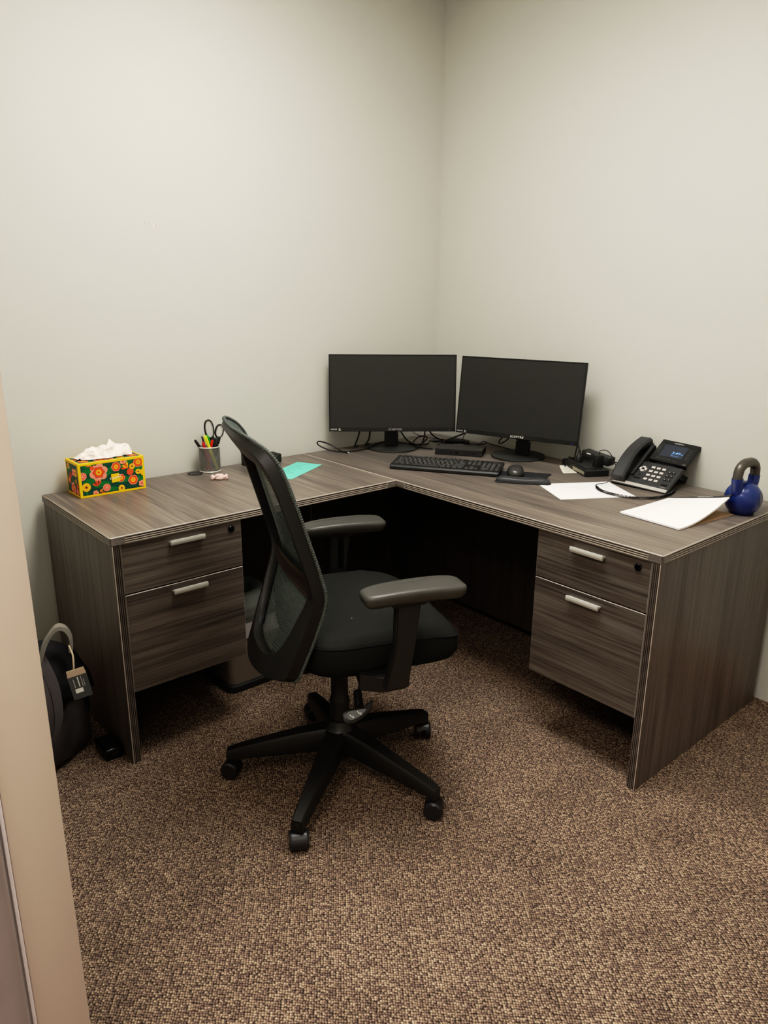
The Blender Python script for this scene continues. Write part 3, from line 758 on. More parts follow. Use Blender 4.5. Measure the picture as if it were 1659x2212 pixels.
PM = frame((-.4740, -.9550, H), (.6, -.8, 0), (.8, .6, 0), (0, 0, 1))
mp = thing('mouse_mat', 'black mouse mat with a raised gel wrist rest', 'mouse mat', (-.40, -.90, H))
o = [(-.098, .004), (-.075, -.004), (.075, -.004), (.098, .004), (.104, .018), (.098, .034), (.086, .043), (.080, .062), (.084, .10), (.096, .15), (.101, .166), (.094, .179), (0, .184), (-.094, .179), (-.101, .166), (-.096, .15), (-.084, .10), (-.080, .062), (-.086, .043), (-.098, .034), (-.104, .018)]
o = [(p.x, p.y) for p in spline([(x, y, 0) for x, y in o], 4, True)]
bm = N(); prism(bm, o, .0002, .004, PM, bevel=.0012); obj('mat', bm, 'pad_cloth', mp, True, smooth=50)
bm = N(); rings = []
for k, z in ((1, .0038), (1, .009), (.93, .015), (.78, .0195), (.5, .0212), (.1, .0216)):
    rings.append([PM @ Vector((x * (k + (1 - k) * .45), .021 + y * k, z - .006 * (1 - k) * (max(0, 1 - (x / .06) ** 2)))) for x, y in superell(.101, .0235, 2.8, 48)])
loft(bm, rings); obj('wrist_rest', bm, 'gel', mp, True, smooth=60)
bm = N(); MM = T(-.392, -.851, H + .0042) @ RZ(math.atan2(.6, .8) + .06)
ms = thing('computer_mouse', 'dark grey computer mouse on the mouse mat', 'mouse', (-.392, -.851, H + .0042))
rings = []
for k, z in ((.90, 0), (1, .004), (1.0, .012), (.95, .021), (.85, .0285), (.68, .0345), (.46, .0375), (.22, .0388), (.03, .039)):
    rings.append([MM @ Vector((x * k + .004 * (1 - k), y * k, z * (1 - (.55 if x > 0 else .10) * abs(x * k / .055) ** 1.5))) for x, y in superell(.055, .0325, 2.5, 40)])
loft(bm, rings); mb = obj('shell', bm, 'mouse', ms, True, smooth=60)
bm = N(); lathe(bm, [(.0, -.004), (.009, -.004), (.0105, -.002), (.0105, .002), (.009, .004), (0, .004)], 20, MM @ T(.03, 0, .0165) @ RX(PI / 2)); obj('scroll_wheel', bm, 'black', ms, True, smooth=40)

# ------------------------------------------------------------------ small computer / docking box
BXM = frame((-.3594, -.3721, H), Vector((.113, -.173, 0)).normalized(), Vector((.173, .113, 0)).normalized(), (0, 0, 1))
t = thing('mini_computer', 'low black box with front ports on the desk between the two monitor feet', 'computer', (-.27, -.41, H))
bm = N(); b2(bm, (0, 0, .001), (.207, .115, .0285), m=BXM, bevel=.0015, seg=2); bb = obj('case', bm, 'black', t, True)
bm = N(); b2(bm, (.065, -.0004, .011), (.074, .001, .0145), m=BXM); b2(bm, (.090, -.0004, .0105), (.104, .001, .0165), m=BXM); lathe(bm, [(.003, 0), (.003, .0006), (0, .0006)], 16, BXM @ T(.172, 0, .013) @ RX(PI / 2)); obj('ports', bm, 'black_gloss', bb, True)

# ------------------------------------------------------------------ paperwork
PA, PU, PV = Vector((-.5437, -1.178)), Vector((.855, -.518)), Vector((.518, .855))
PPM = frame((*PA, H + .0004), (*PU, 0), (*PV, 0), (0, 0, 1))
bm = N(); b2(bm, (0, 0, 0), (.279, .216, .0005), m=PPM, mi=0)
for k in range(3): scribble(bm, .075 + .012 * k, .158 - .016 * k, .06, .008, PPM @ T(0, 0, .0007) @ T(.1, .15, 0) @ RZ(.3) @ T(-.1, -.15, 0), 1, .0007)
ribbon(bm, [(.20, .205, 0), (.225, .165, 0), (.235, .12, 0)], .0012, PPM @ T(0, 0, .0007), 1)
single('paper_sheet', bm, ['paper', 'faintink'], 'white sheet of paper with faint pencil writing, under the coiled phone cord', 'paper', (-.37, -1.16, H))
# teal paper
TA, TB, TC = Vector((-.917, -.124)), Vector((-.8676, -.229)), Vector((-1.1015, -.3565))
U = (TB - TA).normalized(); Vv = (TC - TB).normalized(); TM = frame((*TA, H + .0004), (*U, 0), (*Vv, 0), (0, 0, 1))
bm = N(); b2(bm, (0, 0, 0), ((TB - TA).length, .268, .0005), m=TM, mi=0)
for k in range(9): scribble(bm, .016, .028 + .024 * k, random.choice((.03, .045, .06)), .008, TM @ T(0, 0, .0008), 1, .0011)
single('teal_note', bm, ['teal', 'ink'], 'bright teal note paper with handwriting on the desk return', 'paper', (-1.0, -.24, H))
# cream slip by the black power box
bm = N(); q = [(-.1487, -.8794), (-.2157, -.9491), (-.1674, -.978), (-.0770, -.8925)]
g = [[None] * 7 for _ in range(7)]
for i in range(7):
    for j in range(7):
        a, b = i / 6, j / 6
        p = Vector(q[0]) * (1 - a) * (1 - b) + Vector(q[1]) * a * (1 - b) + Vector(q[2]) * a * b + Vector(q[3]) * (1 - a) * b
        g[i][j] = Vector((p.x, p.y, H + .001 + .010 * (1 - a) ** 2 * (1 - .6 * b)))
loft(bm, g, cap=False, closed=False)
for k in range(5):
    a = .25 + .14 * k; p0 = g[2][1].lerp(g[5][1], k / 4); p1 = g[2][5].lerp(g[5][5], k / 4) if k % 2 == 0 else g[2][4].lerp(g[5][4], k / 4)
    d = (p1 - p0); nn = Vector((-d.y, d.x, 0)).normalized() * .0012
    poly(bm, [p0 - nn + Vector((0, 0, .001)), p1 - nn + Vector((0, 0, .001)), p1 + nn + Vector((0, 0, .001)), p0 + nn + Vector((0, 0, .001))], mi=1)
poly(bm, [g[0][2] + Vector((0, 0, .0008)), g[1][2] + Vector((0, 0, .0008)), g[1][3] + Vector((0, 0, .0008)), g[0][3] + Vector((0, 0, .0008))], mi=2)
single('paper_slip', bm, ['receipt', 'faintink', 'ink'], 'small curled cream slip of paper beside the black power box', 'paper', (-.15, -.93, H), smooth=40)

# legal pad with lifted pages, cardboard back flat on the desk
LD = Vector((.305, -.030)).normalized(); LC = Vector((-LD.y, LD.x))
LM = frame((-.5525, -1.6172, H), (*LD, 0), (*LC, 0), (0, 0, 1))      # x along the pad, y across towards the phone
lp = thing('legal_pad', 'white legal pad with lifted pages and red margin line at the desk end', 'notepad', (-.42, -1.52, H))
PL, PW = .256, .2165
bm = N(); b2(bm, (.004, .001, .0003), (.298, PW - .001, .0018), m=LM, bevel=.0004); obj('cardboard_back', bm, 'card', lp, True, label='brown cardboard backing sheet')
def lift(x, y):
    a = max(0, min(1.08, (x - .02) / (PL - .02))); return .0068 + a ** 1.7 * (.060 - .053 * (y / PW) ** .9)
bm = N(); YS = [PW * k / 8 for k in range(9)]
rings = []
for i in range(25):
    x = PL * i / 24
    rings.append([LM @ Vector((x, y, lift(x, y) - .0052)) for y in YS] + [LM @ Vector((x, y, lift(x, y))) for y in YS[::-1]])
loft(bm, rings, mi=0)
def onpad(y0, y1, x0, x1, n, mi, dz=.0004):
    prv = None
    for i in range(n + 1):
        x = x0 + (x1 - x0) * i / n
        a, b = LM @ Vector((x, y0, lift(x, y0) + dz)), LM @ Vector((x, y1, lift(x, y1) + dz))
        if prv: poly(bm, [prv[0], a, b, prv[1]], mi=mi)
        prv = (a, b)
onpad(PW - .034, PW - .0332, .004, PL - .002, 24, 1)
obj('pages', bm, ['paper', 'redline'], lp, True, smooth=30)
bm = N(); rings = []
for x in (PL - .0015, PL + .004, PL + .014, PL + .0145):
    k = .0006 if x < PL + .01 else -.001
    rings.append([LM @ Vector((x, y, lift(x, y) - .0056)) for y in YS] + [LM @ Vector((x, y, lift(x, y) + k)) for y in YS[::-1]])
loft(bm, rings); bd = obj('binding_strip', bm, 'phone_dk', lp, True, label='black binding strip with white lettering')
bm = N(); x = PL + .007; q0 = LM @ Vector((x, PW * .40, lift(x, PW * .40) + .0012)); q1 = LM @ Vector((x, PW * .42, lift(x, PW * .42) + .0012)); q2 = LM @ Vector((x + .005, PW * .40, lift(x + .005, PW * .40) + .0016))
ex = (q0 - q1).normalized(); ey = (q2 - q0).normalized(); ez = ex.cross(ey).normalized(); ey = ez.cross(ex)
text(bm, 'amazonbasics', .0085, frame(q0, ex, ey, ez), 0, squash=1.2); obj('lettering', bm, 'white', bd, True)

# ------------------------------------------------------------------ desk phone
r_, p_ = Vector((.0708, -.9975, 0)), Vector((.9975, .0708, 0)); th = math.radians(30)
sd = p_ * math.cos(th) + Vector((0, 0, math.sin(th))); nn_ = r_.cross(sd)
FM = frame((-.188, -1.154, H + .020), r_, sd, nn_)
ph = thing('desk_phone', 'black desk telephone with tilted screen and white number keys', 'telephone', (-.13, -1.26, H))
bm = N(); o = [(0, -.020), (.220, -.031), (.221, .112), (.068, .118), (.066, .215), (.004, .222)]
prism(bm, o, -.020, -.001, FM, bevel=.003)
for v in bm.verts: v.co.z = max(v.co.z, H + .0008)
pb = obj('body', bm, 'phone', ph, True, smooth=40)
bm = N(); prism(bm, [(.004, -.0175), (.2165, -.0285), (.2165, -.013), (.004, -.002)], -.002, .0006, FM, bevel=.0008); obj('silver_strip', bm, 'strip', pb, True)
bm = N(); prism(bm, [(.0, -.021), (.220, -.032), (.220, -.026), (.0, -.015)], -.026, -.006, FM)
for v in bm.verts: v.co.z = max(v.co.z, H + .0008)
obj('lower_edge', bm, 'phone_dk', pb, True)
# stand
bm = N(); hb = Vector((.188 - .188, 0, 0))
def dk(x, s, z): p = FM @ Vector((x, s, 0)); return Vector((p.x, p.y, z))
for x in (.03, .185):
    a0_, a1_ = FM @ Vector((x, .085, -.018)), FM @ Vector((x, .108, -.018)); b0_, b1_ = dk(x, .215, H + .0005), dk(x, .235, H + .0005)
    w = r_ * .012
    loft(bm, [[a0_ - w, a0_ + w, a1_ + w, a1_ - w], [b0_ - w, b0_ + w, b1_ + w + Vector((0, 0, .02)), b1_ - w + Vector((0, 0, .02))]])
a0_, b0_ = dk(.03, .222, H + .001), dk(.185, .222, H + .001); tube(bm, [a0_ + Vector((0, 0, .006)), b0_ + Vector((0, 0, .006))], .0065, 8)
obj('stand', bm, 'phone_dk', ph, True)
# handset, arched over the cradle
bm = N(); rings = []
for i in range(21):
    k = i / 20; s = -.014 + .232 * k; arch = math.sin(PI * k)
    zt = .030 + .024 * arch; zb = zt - (.030 - .016 * arch); w = .0265 - .0015 * arch
    rings.append([FM @ Vector((.0275 + a * w, s + .002 * (1 if b > 0 else -1) * 0, z)) for a, z, b in ((-1, zb, 0), (1, zb, 0), (1, zt - .007, 0), (.72, zt, 1), (-.72, zt, 1), (-1, zt - .007, 0))])
loft(bm, rings)
hs = obj('handset', bm, 'phone', ph, True, smooth=40)
bm = N()
for s in (.012, .190): b2(bm, (.006, s - .022, .0), (.050, s + .022, .014), m=FM, bevel=.003)
obj('ear_cups', bm, 'phone_dk', hs, True)
bm = N(); text(bm, 'HD', .009, FM @ T(.018, .022, .0395) @ RX(.28), 0); obj('lettering', bm, 'greyprint', hs, True)
# cradle rim right of the handset
bm = N(); prism(bm, [(.056, .03), (.066, .03), (.068, .20), (.060, .214), (.054, .20)], -.004, .010, FM, bevel=.002); obj('cradle_rim', bm, 'phone', pb, True)
# number keys
labels = ['1', '2', '3', '4', '5', '6', '7', '8', '9', '*', '0', '#']
for k in range(12):
    c, rr = k % 3, k // 3; x = .1166 + .0208 * c - .0004 * rr; s = .0900 - .0221 * rr - .0012 * c
    bm = N(); b2(bm, (x - .0068, s - .0052, -.001), (x + .0068, s + .0052, .0022), m=FM, bevel=.001); kk = obj('number_key', bm, 'key', pb, True)
    bm = N(); text(bm, labels[k], .0072, FM @ T(x, s, .0026), 0); obj('digit', bm, 'black', kk, True)
# navigation ring
bm = N(); lathe(bm, [(.006, -.001), (.006, .002), (.0065, .0028), (.0135, .0028), (.0145, .001), (.0145, -.001)], 32, FM @ T(.0836, .0741, 0)); nv = obj('navigation_ring', bm, 'key', pb, True, smooth=40)
bm = N(); lathe(bm, [(.0052, -.001), (.0052, .003), (.004, .004), (0, .004)], 20, FM @ T(.0836, .0741, 0))
for a in range(4): lathe(bm, [(.0026, .002), (.0026, .0036), (0, .0036)], 12, FM @ T(.0836 + .0125 * math.cos(a * PI / 2 + .78), .0741 + .0125 * math.sin(a * PI / 2 + .78), 0))
obj('center_button', bm, 'phone_dk', nv, True, smooth=40)
# round function buttons on the right and the volume bar
syms = ['o', 'ı', '-', '^', 'r', 'x']
for k in range(6):
    c, rr = k % 2, k // 2; x = .1842 + .0150 * c - .0004 * rr; s = .0777 - .0204 * rr
    bm = N(); b2(bm, (x - .0052, s - .0048, -.001), (x + .0052, s + .0048, .0024), m=FM, bevel=.002, seg=2); kk = obj('function_button', bm, 'phone_dk', pb, True, smooth=40)
    bm = N(); lathe(bm, [(.0022, .0026), (0, .0027)], 6, FM @ T(x, s, 0)); obj('symbol', bm, 'greyprint', kk, True)
bm = N(); b2(bm, (.182, .006, -.001), (.206, .0145, .002), m=FM, bevel=.0015); obj('speaker_button', bm, 'phone_dk', pb, True)
bm = N(); b2(bm, (.070, .0195, -.001), (.096, .0265, .0018), m=FM, bevel=.002); b2(bm, (.081, .040, -.001), (.087, .046, .0018), m=FM, bevel=.002); obj('volume_bar', bm, 'phone_dk', pb, True)
bm = N(); text(bm, 'Yealink', .0085, FM @ T(.194, -.004, .0002), 0); obj('lettering', bm, 'greyprint', pb, True)
# screen unit on its own hinge
SM = FM @ T(0, 0, .004)
bm = N(); o = [(.078, .128), (.229, .116), (.233, .238), (.080, .251)]
prism(bm, o, -.016, .002, SM, bevel=.003); b2(bm, (.11, .10, -.016), (.19, .14, -.006), m=SM); su = obj('screen_unit', bm, 'phone_dk', ph, True, smooth=40)
bm = N(); prism(bm, [(.1065, .1555), (.1950, .1495), (.1965, .2165), (.104, .2235)], .0018, .0024, SM); obj('display', bm, 'lcd', su, True)
bm = N(); text(bm, '3:49', .019, SM @ T(.163, .1775, .0028) @ RZ(-.06), 0); text(bm, 'PM', .007, SM @ T(.186, .1735, .0028) @ RZ(-.06), 0); text(bm, 'Thu, Sep 12', .0065, SM @ T(.164, .1625, .0028) @ RZ(-.06), 0)
obj('clock_digits', bm, 'lcd_txt', su, True)
bm = N(); text(bm, 'verizon', .0115, SM @ T(.1515, .2325, .0024) @ RZ(-.08), 0, squash=1.1); text(bm, 'T54W', .005, SM @ T(.217, .123, .0024) @ RZ(-.08), 0); obj('lettering', bm, 'white', su, True)
for sx in (0, 1):
    for k in range(5):
        x = (.0925 if sx == 0 else .2095) + .0006 * k * (1 if sx else 1); s = (.168 if sx == 0 else .153) + .0125 * k
        bm = N(); b2(bm, (x - .007, s - .0042, .001), (x + .007, s + .0042, .0034), m=SM, bevel=.001); obj('line_key', bm, 'phone', su, True)
for k in range(4):
    x = .108 + .0225 * k; s = .1405 - .0018 * k
    bm = N(); b2(bm, (x - .0085, s - .0035, .001), (x + .0085, s + .0035, .0032), m=SM, bevel=.001); obj('soft_key', bm, 'phone', su, True)
# coiled cord from the handset to the body
base = spline([(-.223, -1.170, .775), (-.250, -1.165, .760), (-.276, -1.147, .7555), (-.306, -1.160, .7555), (-.348, -1.211, .7555), (-.357, -1.284, .7555), (-.333, -1.350, .7555), (-.279, -1.386, .7555), (-.215, -1.392, .7555), (-.150, -1.380, .757), (-.125, -1.360, .765)], 40)
bm = N(); pts = []; s = 0; nb = len(base)
L = [0]
for a, b in zip(base, base[1:]): L.append(L[-1] + (b - a).length)
i = 0; tot = L[-1]; ns = int(tot / .00058)
for k in range(ns):
    d = tot * k / ns
    while i < nb - 2 and L[i + 1] < d: i += 1
    p = base[i].lerp(base[i + 1], (d - L[i]) / max(1e-9, L[i + 1] - L[i])); tg = (base[i + 1] - base[i]).normalized(); a = Vector((0, 0, 1)); a = (a - tg * a.dot(tg)).normalized(); b = tg.cross(a)
    rr = .0040 if .11 < d < tot - .03 else (.0006 if d < .09 or d > tot - .015 else .002)
    ph_ = 2 * PI * d / .0047
    pts.append(p + a * rr * math.cos(ph_) + b * rr * math.sin(ph_))
tube(bm, pts, .00125, 5); obj('coiled_cord', bm, 'phone_dk', ph, True, smooth=60)

# ------------------------------------------------------------------ power box, plug and adapters
XB = frame((-.2005, -1.0398, H), Vector((.0852, -.0494, 0)).normalized(), Vector((.0494, .0852, 0)).normalized(), (0, 0, 1))
t = thing('power_box', 'flat black power box with a grey side label behind the white paper', 'power box', (-.11, -.96, H))
bm = N(); o = [(.004, 0), (.098, 0), (.102, .006), (.100, .222), (.006, .226), (0, .218), (0, .006)]
prism(bm, o, .001, .026, XB, bevel=.003); pbx = obj('case', bm, 'black', t, True, smooth=35)
bm = N(); prism(bm, [(.012, .03), (.09, .03), (.088, .21), (.014, .21)], .0255, .0285, XB, bevel=.001); obj('lid', bm, 'black_soft', pbx, True)
bm = N(); b2(bm, (-.0006, .012, .006), (.001, .115, .019), m=XB); obj('side_label', bm, 'label_side', pbx, True, label='grey label strip')
bm = N(); text(bm, 'APC', .01, XB @ T(.045, .018, .0263), 0); bm.free()
ZT = H + .0286
# upright plug with a looped lead
bm = N(); c = Vector((-.1005, -.938, ZT)); mm = T(*c)
loft(bm, [[mm @ Vector((x * k, y * k, z)) for x, y in superell(.016, .012, 3, 20)] for k, z in ((1, 0), (1.02, .012), (.9, .024), (.6, .03), (.4, .034), (.36, .048))])
pl = [(c.x, c.y, ZT + .045), (c.x - .006, c.y + .003, ZT + .062), (c.x + .012, c.y + .018, ZT + .071), (c.x + .028, c.y + .034, ZT + .055), (c.x + .032, c.y + .042, ZT + .022), (c.x + .028, c.y + .045, ZT + .006), (c.x + .035, c.y + .075, ZT + .003)]
pg = single('power_plug', bm, 'black', 'small black power plug standing upright with a looped lead on the power box', 'plug', (c.x, c.y, ZT), smooth=40)
bm = N(); tube(bm, spline(pl, 8), .0026, 8); obj('lead', bm, 'black_soft', pg, True, smooth=60)
# big brick leaning across the box
BM = T(-.040, -.985, ZT + .019) @ RZ(math.atan2(-.1, .0) + .05) @ RY(math.radians(8))
t = thing('power_adapter', 'large black power brick with a white label lying across the back of the power box', 'power adapter', (-.040, -.985, ZT))
bm = N(); box(bm, (0, 0, .0), (.128, .050, .033), BM, bevel=.004, seg=2); ab = obj('brick', bm, 'black_soft', t, True, smooth=35)
bm = N(); box(bm, (.012, -.0253, .002), (.020, .0008, .018), BM); box(bm, (-.03, -.0253, .010), (.02, .0008, .004), BM); obj('label_sticker', bm, 'white', ab, True, label='white label sticker')
bm = N(); tube(bm, spline([BM @ Vector((.064, 0, .0)), BM @ Vector((.085, .0, .004)), BM @ Vector((.088, .012, -.012)), BM @ Vector((.075, .02, -.03)), (-.030, -1.060, H + .004), (-.06, -1.085, H + .004)], 8), .0024, 8); obj('lead', bm, 'black_soft', ab, True, smooth=60)
# small plug adapter standing in front
SMx = T(-.117, -1.037, ZT) @ RZ(math.atan2(-.0494, .0852))
t = thing('plug_adapter', 'small upright black plug adapter at the front of the power box', 'plug adapter', (-.117, -1.037, ZT))
bm = N(); box(bm, (0, 0, .024), (.034, .028, .048), SMx, bevel=.0025, seg=2); sa = obj('block', bm, 'black', t, True, smooth=35)
bm = N(); p = SMx @ Vector((.004, .002, .048)); tube(bm, [p, p + Vector((0, 0, .008))], [.004, .003], 10)
tube(bm, spline([p + Vector((0, 0, .006)), p + Vector((.004, .0, .016)), (-.105, -1.062, .846), (-.088, -1.076, .825), (-.070, -1.088, .785), (-.045, -1.085, .754), (-.020, -1.055, .752)], 8), .0016, 8); obj('lead', bm, 'black_soft', sa, True, smooth=60)

# ------------------------------------------------------------------ kettlebell
KX, KY = -.216, -1.649
kt = thing('kettlebell', 'blue kettlebell with a bare grey iron handle at the desk corner', 'kettlebell', (KX, KY, H))
bm = N(); R = .0575; zc = .050; prof = [(0, 0), (.034, 0), (.0365, .001)]
for i in range(1, 18):
    a = -1.0 + (PI / 2 + 1.0) * i / 17; prof.append((R * math.cos(a) * 1.0, zc + R * math.sin(a)))
prof.append((0, zc + R)); lathe(bm, prof, 40, T(KX, KY, H)); kbb = obj('bell', bm, 'blue', kt, True, smooth=60)
hd = Vector((.985, -.10, 0)).normalized()
def hp(s, z): return Vector((KX, KY, H)) + hd * s + Vector((0, 0, z))
path = spline([hp(-.040, .075), hp(-.0475, .105), hp(-.0500, .128), hp(-.044, .152), hp(-.024, .1655), hp(0, .1680), hp(.024, .1655), hp(.044, .152), hp(.0500, .128), hp(.0475, .105), hp(.040, .075)], 6)
bm = N(); tube(bm, path, .0152, 18); obj('handle', bm, 'iron', kt, True, smooth=60, label='bare grey iron handle')
for s in (-1, 1):
    bm = N(); pp = spline([hp(s * .030, .055), hp(s * .040, .078), hp(s * .0470, .102), hp(s * .0495, .122)], 5); tube(bm, pp, [.0235 - .006 * min(1, i / 7) for i in range(len(pp))], 20); obj('collar', bm, 'blue', kbb, True, smooth=50)
bm = N(); dv = Vector((.25, -.95, .05)).normalized(); c = Vector((KX, KY, H + zc)) + dv * (R - .003)
fm = frame(c, Vector((0, 0, 1)).cross(dv).normalized(), dv.cross(Vector((0, 0, 1)).cross(dv).normalized()), dv)
rings = [[fm @ Vector((r * math.cos(a), r * math.sin(a), math.sqrt(max(0, R * R - r * r)) - R + .0038)) for a in [2 * PI * i / 28 for i in range(28)]] for r in (.026, .018, .010, .002)]
loft(bm, rings, cap=False); dd = obj('weight_disc', bm, 'bell_tag', kt, True, smooth=60, label='grey round weight label')
bm = N(); text(bm, '8', .013, fm @ T(0, -.006, .0042), 0); text(bm, 'KG', .006, fm @ T(.0, .008, .0040), 0); obj('lettering', bm, 'white', dd, True)

# ------------------------------------------------------------------ tissue box
TX0, TX1, TY0, TY1, TZ = -1.8104, -1.5795, -.1390, -.0165, .1205
tb = thing('tissue_box', 'yellow edged floral tissue box at the far left end of the desk', 'tissue box', (-1.695, -.078, H))
bm = N(); b2(bm, (TX0, TY0, H + .0003), (TX1, TY1, H + TZ), bevel=.001)
e = .0085
def facem(which):
    if which == 'f': return frame((TX0, TY0, H), (1, 0, 0), (0, 0, 1), (0, -1, 0)), TX1 - TX0, TZ
    if which == 'l': return frame((TX0, TY1, H), (0, -1, 0), (0, 0, 1), (-1, 0, 0)), TY1 - TY0, TZ
    if which == 'r': return frame((TX1, TY0, H), (0, 1, 0), (0, 0, 1), (1, 0, 0)), TY1 - TY0, TZ
    return frame((TX0, TY0, H + TZ), (1, 0, 0), (0, 1, 0), (0, 0, 1)), TX1 - TX0, TY1 - TY0
MI = dict(y=0, g=1, leaf=2, o=3, p=4, ye=5, m=6)
LAY = [0]
def clip(pts, w, h):
    return [(min(max(x, e), w - e), min(max(y, e), h - e)) for x, y in pts]
def blob(m, w, h, pts, mi, lv):
    c = clip(pts, w, h); o = []
    for p in c:
        if not o or (abs(p[0] - o[-1][0]) + abs(p[1] - o[-1][1])) > 1e-5: o.append(p)
    if len(o) < 3: return
    area = sum(o[i - 1][0] * o[i][1] - o[i][0] * o[i - 1][1] for i in range(len(o)))
    if abs(area) < 1e-6: return
    LAY[0] = (LAY[0] + .0000012) % .00011
    poly(bm, [(x, y, .00012 * lv + .0002 + LAY[0]) for x, y in o], m, mi)
def disc(m, w, h, x, y, r, mi, lv, n=20, wob=0, k=5, ph=0): blob(m, w, h, [(x + r * (1 + wob * math.cos(k * a + ph)) * math.cos(a), y + r * (1 + wob * math.cos(k * a + ph)) * math.sin(a)) for a in [2 * PI * i / n for i in range(n)]], mi, lv)
def flower(m, w, h, x, y, r, kind):
    if kind == 'big':
        for k in range(6):
            a = k * PI / 3 + .3; disc(m, w, h, x + r * .62 * math.cos(a), y + r * .62 * math.sin(a), r * .42, MI['p'], 3 + (k % 2) * .5)
        disc(m, w, h, x, y, r * .62, MI['m'], 5, 36, .10, 6); disc(m, w, h, x, y, r * .57, MI['o'], 6, 36, .10, 6); disc(m, w, h, x, y, r * .32, MI['ye'], 7)
        disc(m, w, h, x, y, r * .13, MI['o'], 8)
    elif kind == 'round':
        disc(m, w, h, x, y, r, MI['p'], 3, 30, .05, 6); disc(m, w, h, x, y, r * .88, MI['o'], 4, 30, .05, 6); disc(m, w, h, x, y, r * .5, MI['ye'], 5); disc(m, w, h, x, y, r * .25, MI['o'], 6); disc(m, w, h, x, y, r * .16, MI['ye'], 7)
    elif kind == 'yellow':
        disc(m, w, h, x, y, r, MI['ye'], 3); disc(m, w, h, x, y, r * .3, MI['m'], 4)
        blob(m, w, h, [(x - r * .25, y - r), (x + r * .25, y - r), (x + r * .15, y - r * 2.2), (x - r * .1, y - r * 2.2)], MI['leaf'], 2)
    elif kind == 'citrus':
        disc(m, w, h, x, y, r, MI['p'], 3)
        for k in range(8):
            a = k * PI / 4; blob(m, w, h, [(x + .2 * r * math.cos(a), y + .2 * r * math.sin(a)), (x + .85 * r * math.cos(a - .2), y + .85 * r * math.sin(a - .2)), (x + .85 * r * math.cos(a + .2), y + .85 * r * math.sin(a + .2))], MI['o'], 4)
    elif kind == 'tulip':
        for k, c in ((-.7, 'ye'), (-.25, 'o'), (.2, 'ye'), (.65, 'o')):
            a = 2.4 + k; blob(m, w, h, [(x, y), (x + r * .8 * math.cos(a - .22), y + r * .8 * math.sin(a - .22)), (x + 1.2 * r * math.cos(a), y + 1.2 * r * math.sin(a)), (x + r * .8 * math.cos(a + .22), y + r * .8 * math.sin(a + .22))], MI[c], 4)
        disc(m, w, h, x + r * .3, y - r * .6, r * .55, MI['o'], 3)
    elif kind == 'bud':
        for k in range(5):
            a = 1.0 + k * .42; blob(m, w, h, [(x, y), (x + r * math.cos(a - .2), y + r * math.sin(a - .2)), (x + 1.35 * r * math.cos(a), y + 1.35 * r * math.sin(a)), (x + r * math.cos(a + .2), y + r * math.sin(a + .2))], MI['m' if k % 2 else 'o'], 3 + k * .2)
    elif kind == 'small':
        for k in range(5):
            a = k * 2 * PI / 5; disc(m, w, h, x + r * .55 * math.cos(a), y + r * .55 * math.sin(a), r * .45, MI['p'], 3, 12)
        disc(m, w, h, x, y, r * .3, MI['o'], 4, 12)
    elif kind == 'leaf':
        a = r * 1.7; blob(m, w, h, [(x - a, y), (x - a * .4, y + r * .6), (x + a * .5, y + r * .5), (x + a, y + r * .1), (x + a * .3, y - r * .5), (x - a * .5, y - r * .5)], MI['leaf'], 1.5)
for which in 'flrt':
    m, w, h = facem(which); blob(m, w, h, [(0, 0), (w, 0), (w, h), (0, h)], MI['g'], 0)
    if which == 'f':
        lst = [('leaf', .045, .055, .02), ('leaf', .088, .075, .018), ('leaf', .075, .04, .02), ('leaf', .15, .045, .02), ('leaf', .165, .105, .018), ('leaf', .205, .075, .02), ('leaf', .125, .09, .016), ('leaf', .03, .09, .016), ('leaf', .215, .04, .015), ('leaf', .11, .018, .014),
               ('big', .068, .083, .031), ('citrus', .0125, .076, .014), ('yellow', .022, .037, .015), ('bud', .062, .036, .016), ('citrus', .091, .026, .0135), ('round', .129, .094, .016), ('small', .155, .111, .013), ('tulip', .171, .083, .022),
               ('yellow', .186, .088, .0105), ('round', .2085, .100, .0175), ('yellow', .206, .066, .0095), ('yellow', .226, .062, .013), ('bud', .149, .042, .014), ('round', .143, .052, .014), ('round', .186, .039, .0175), ('yellow', .1425, .016, .0115), ('small', .216, .022, .012), ('small', .052, .0125, .010), ('tulip', .075, .014, .010), ('leaf', .035, .108, .012), ('tulip', .043, .108, .013)]
    elif which in 'lr':
        lst = [('leaf', .03, .09, .014), ('leaf', .08, .05, .016), ('bud', .05, .06, .018), ('yellow', .03, .10, .011), ('big', .062, .026, .022), ('yellow', .095, .085, .014), ('small', .075, .085, .014), ('round', .03, .05, .012), ('tulip', .10, .05, .015), ('citrus', .10, .02, .012)]
    else:
        lst = [('leaf', .05, .03, .018), ('leaf', .14, .03, .018), ('leaf', .2, .09, .018), ('round', .03, .03, .017), ('big', .085, .020, .024), ('round', .20, .03, .017), ('yellow', .155, .022, .013), ('small', .12, .02, .012), ('round', .05, .095, .018), ('tulip', .215, .095, .02), ('yellow', .18, .10, .012), ('big', .11, .105, .02), ('citrus', .015, .07, .013)]
    for kind, x, y, r in lst: flower(m, w, h, x, y, r, kind)
cb = obj('carton', bm, ['box_y', 'box_g', 'leaf', 'pet_or', 'pet_pk', 'pet_ye', 'maroon'], tb, True)
bm = N(); m, w, h = facem('f'); poly(bm, [(x, y, .0014) for x, y in ((.1105, .040), (.1385, .0415), (.137, .0715), (.109, .070))], m, 1)
text(bm, 'Kleenex', .0125, m @ T(.1235, .057, .0017) @ RZ(.14), 0); ribbon(bm, [(.134, .0645, 0), (.142, .0655, 0)], .0016, m @ T(0, 0, .0018), 0)
obj('lettering', bm, ['white', 'box_y'], cb, True)
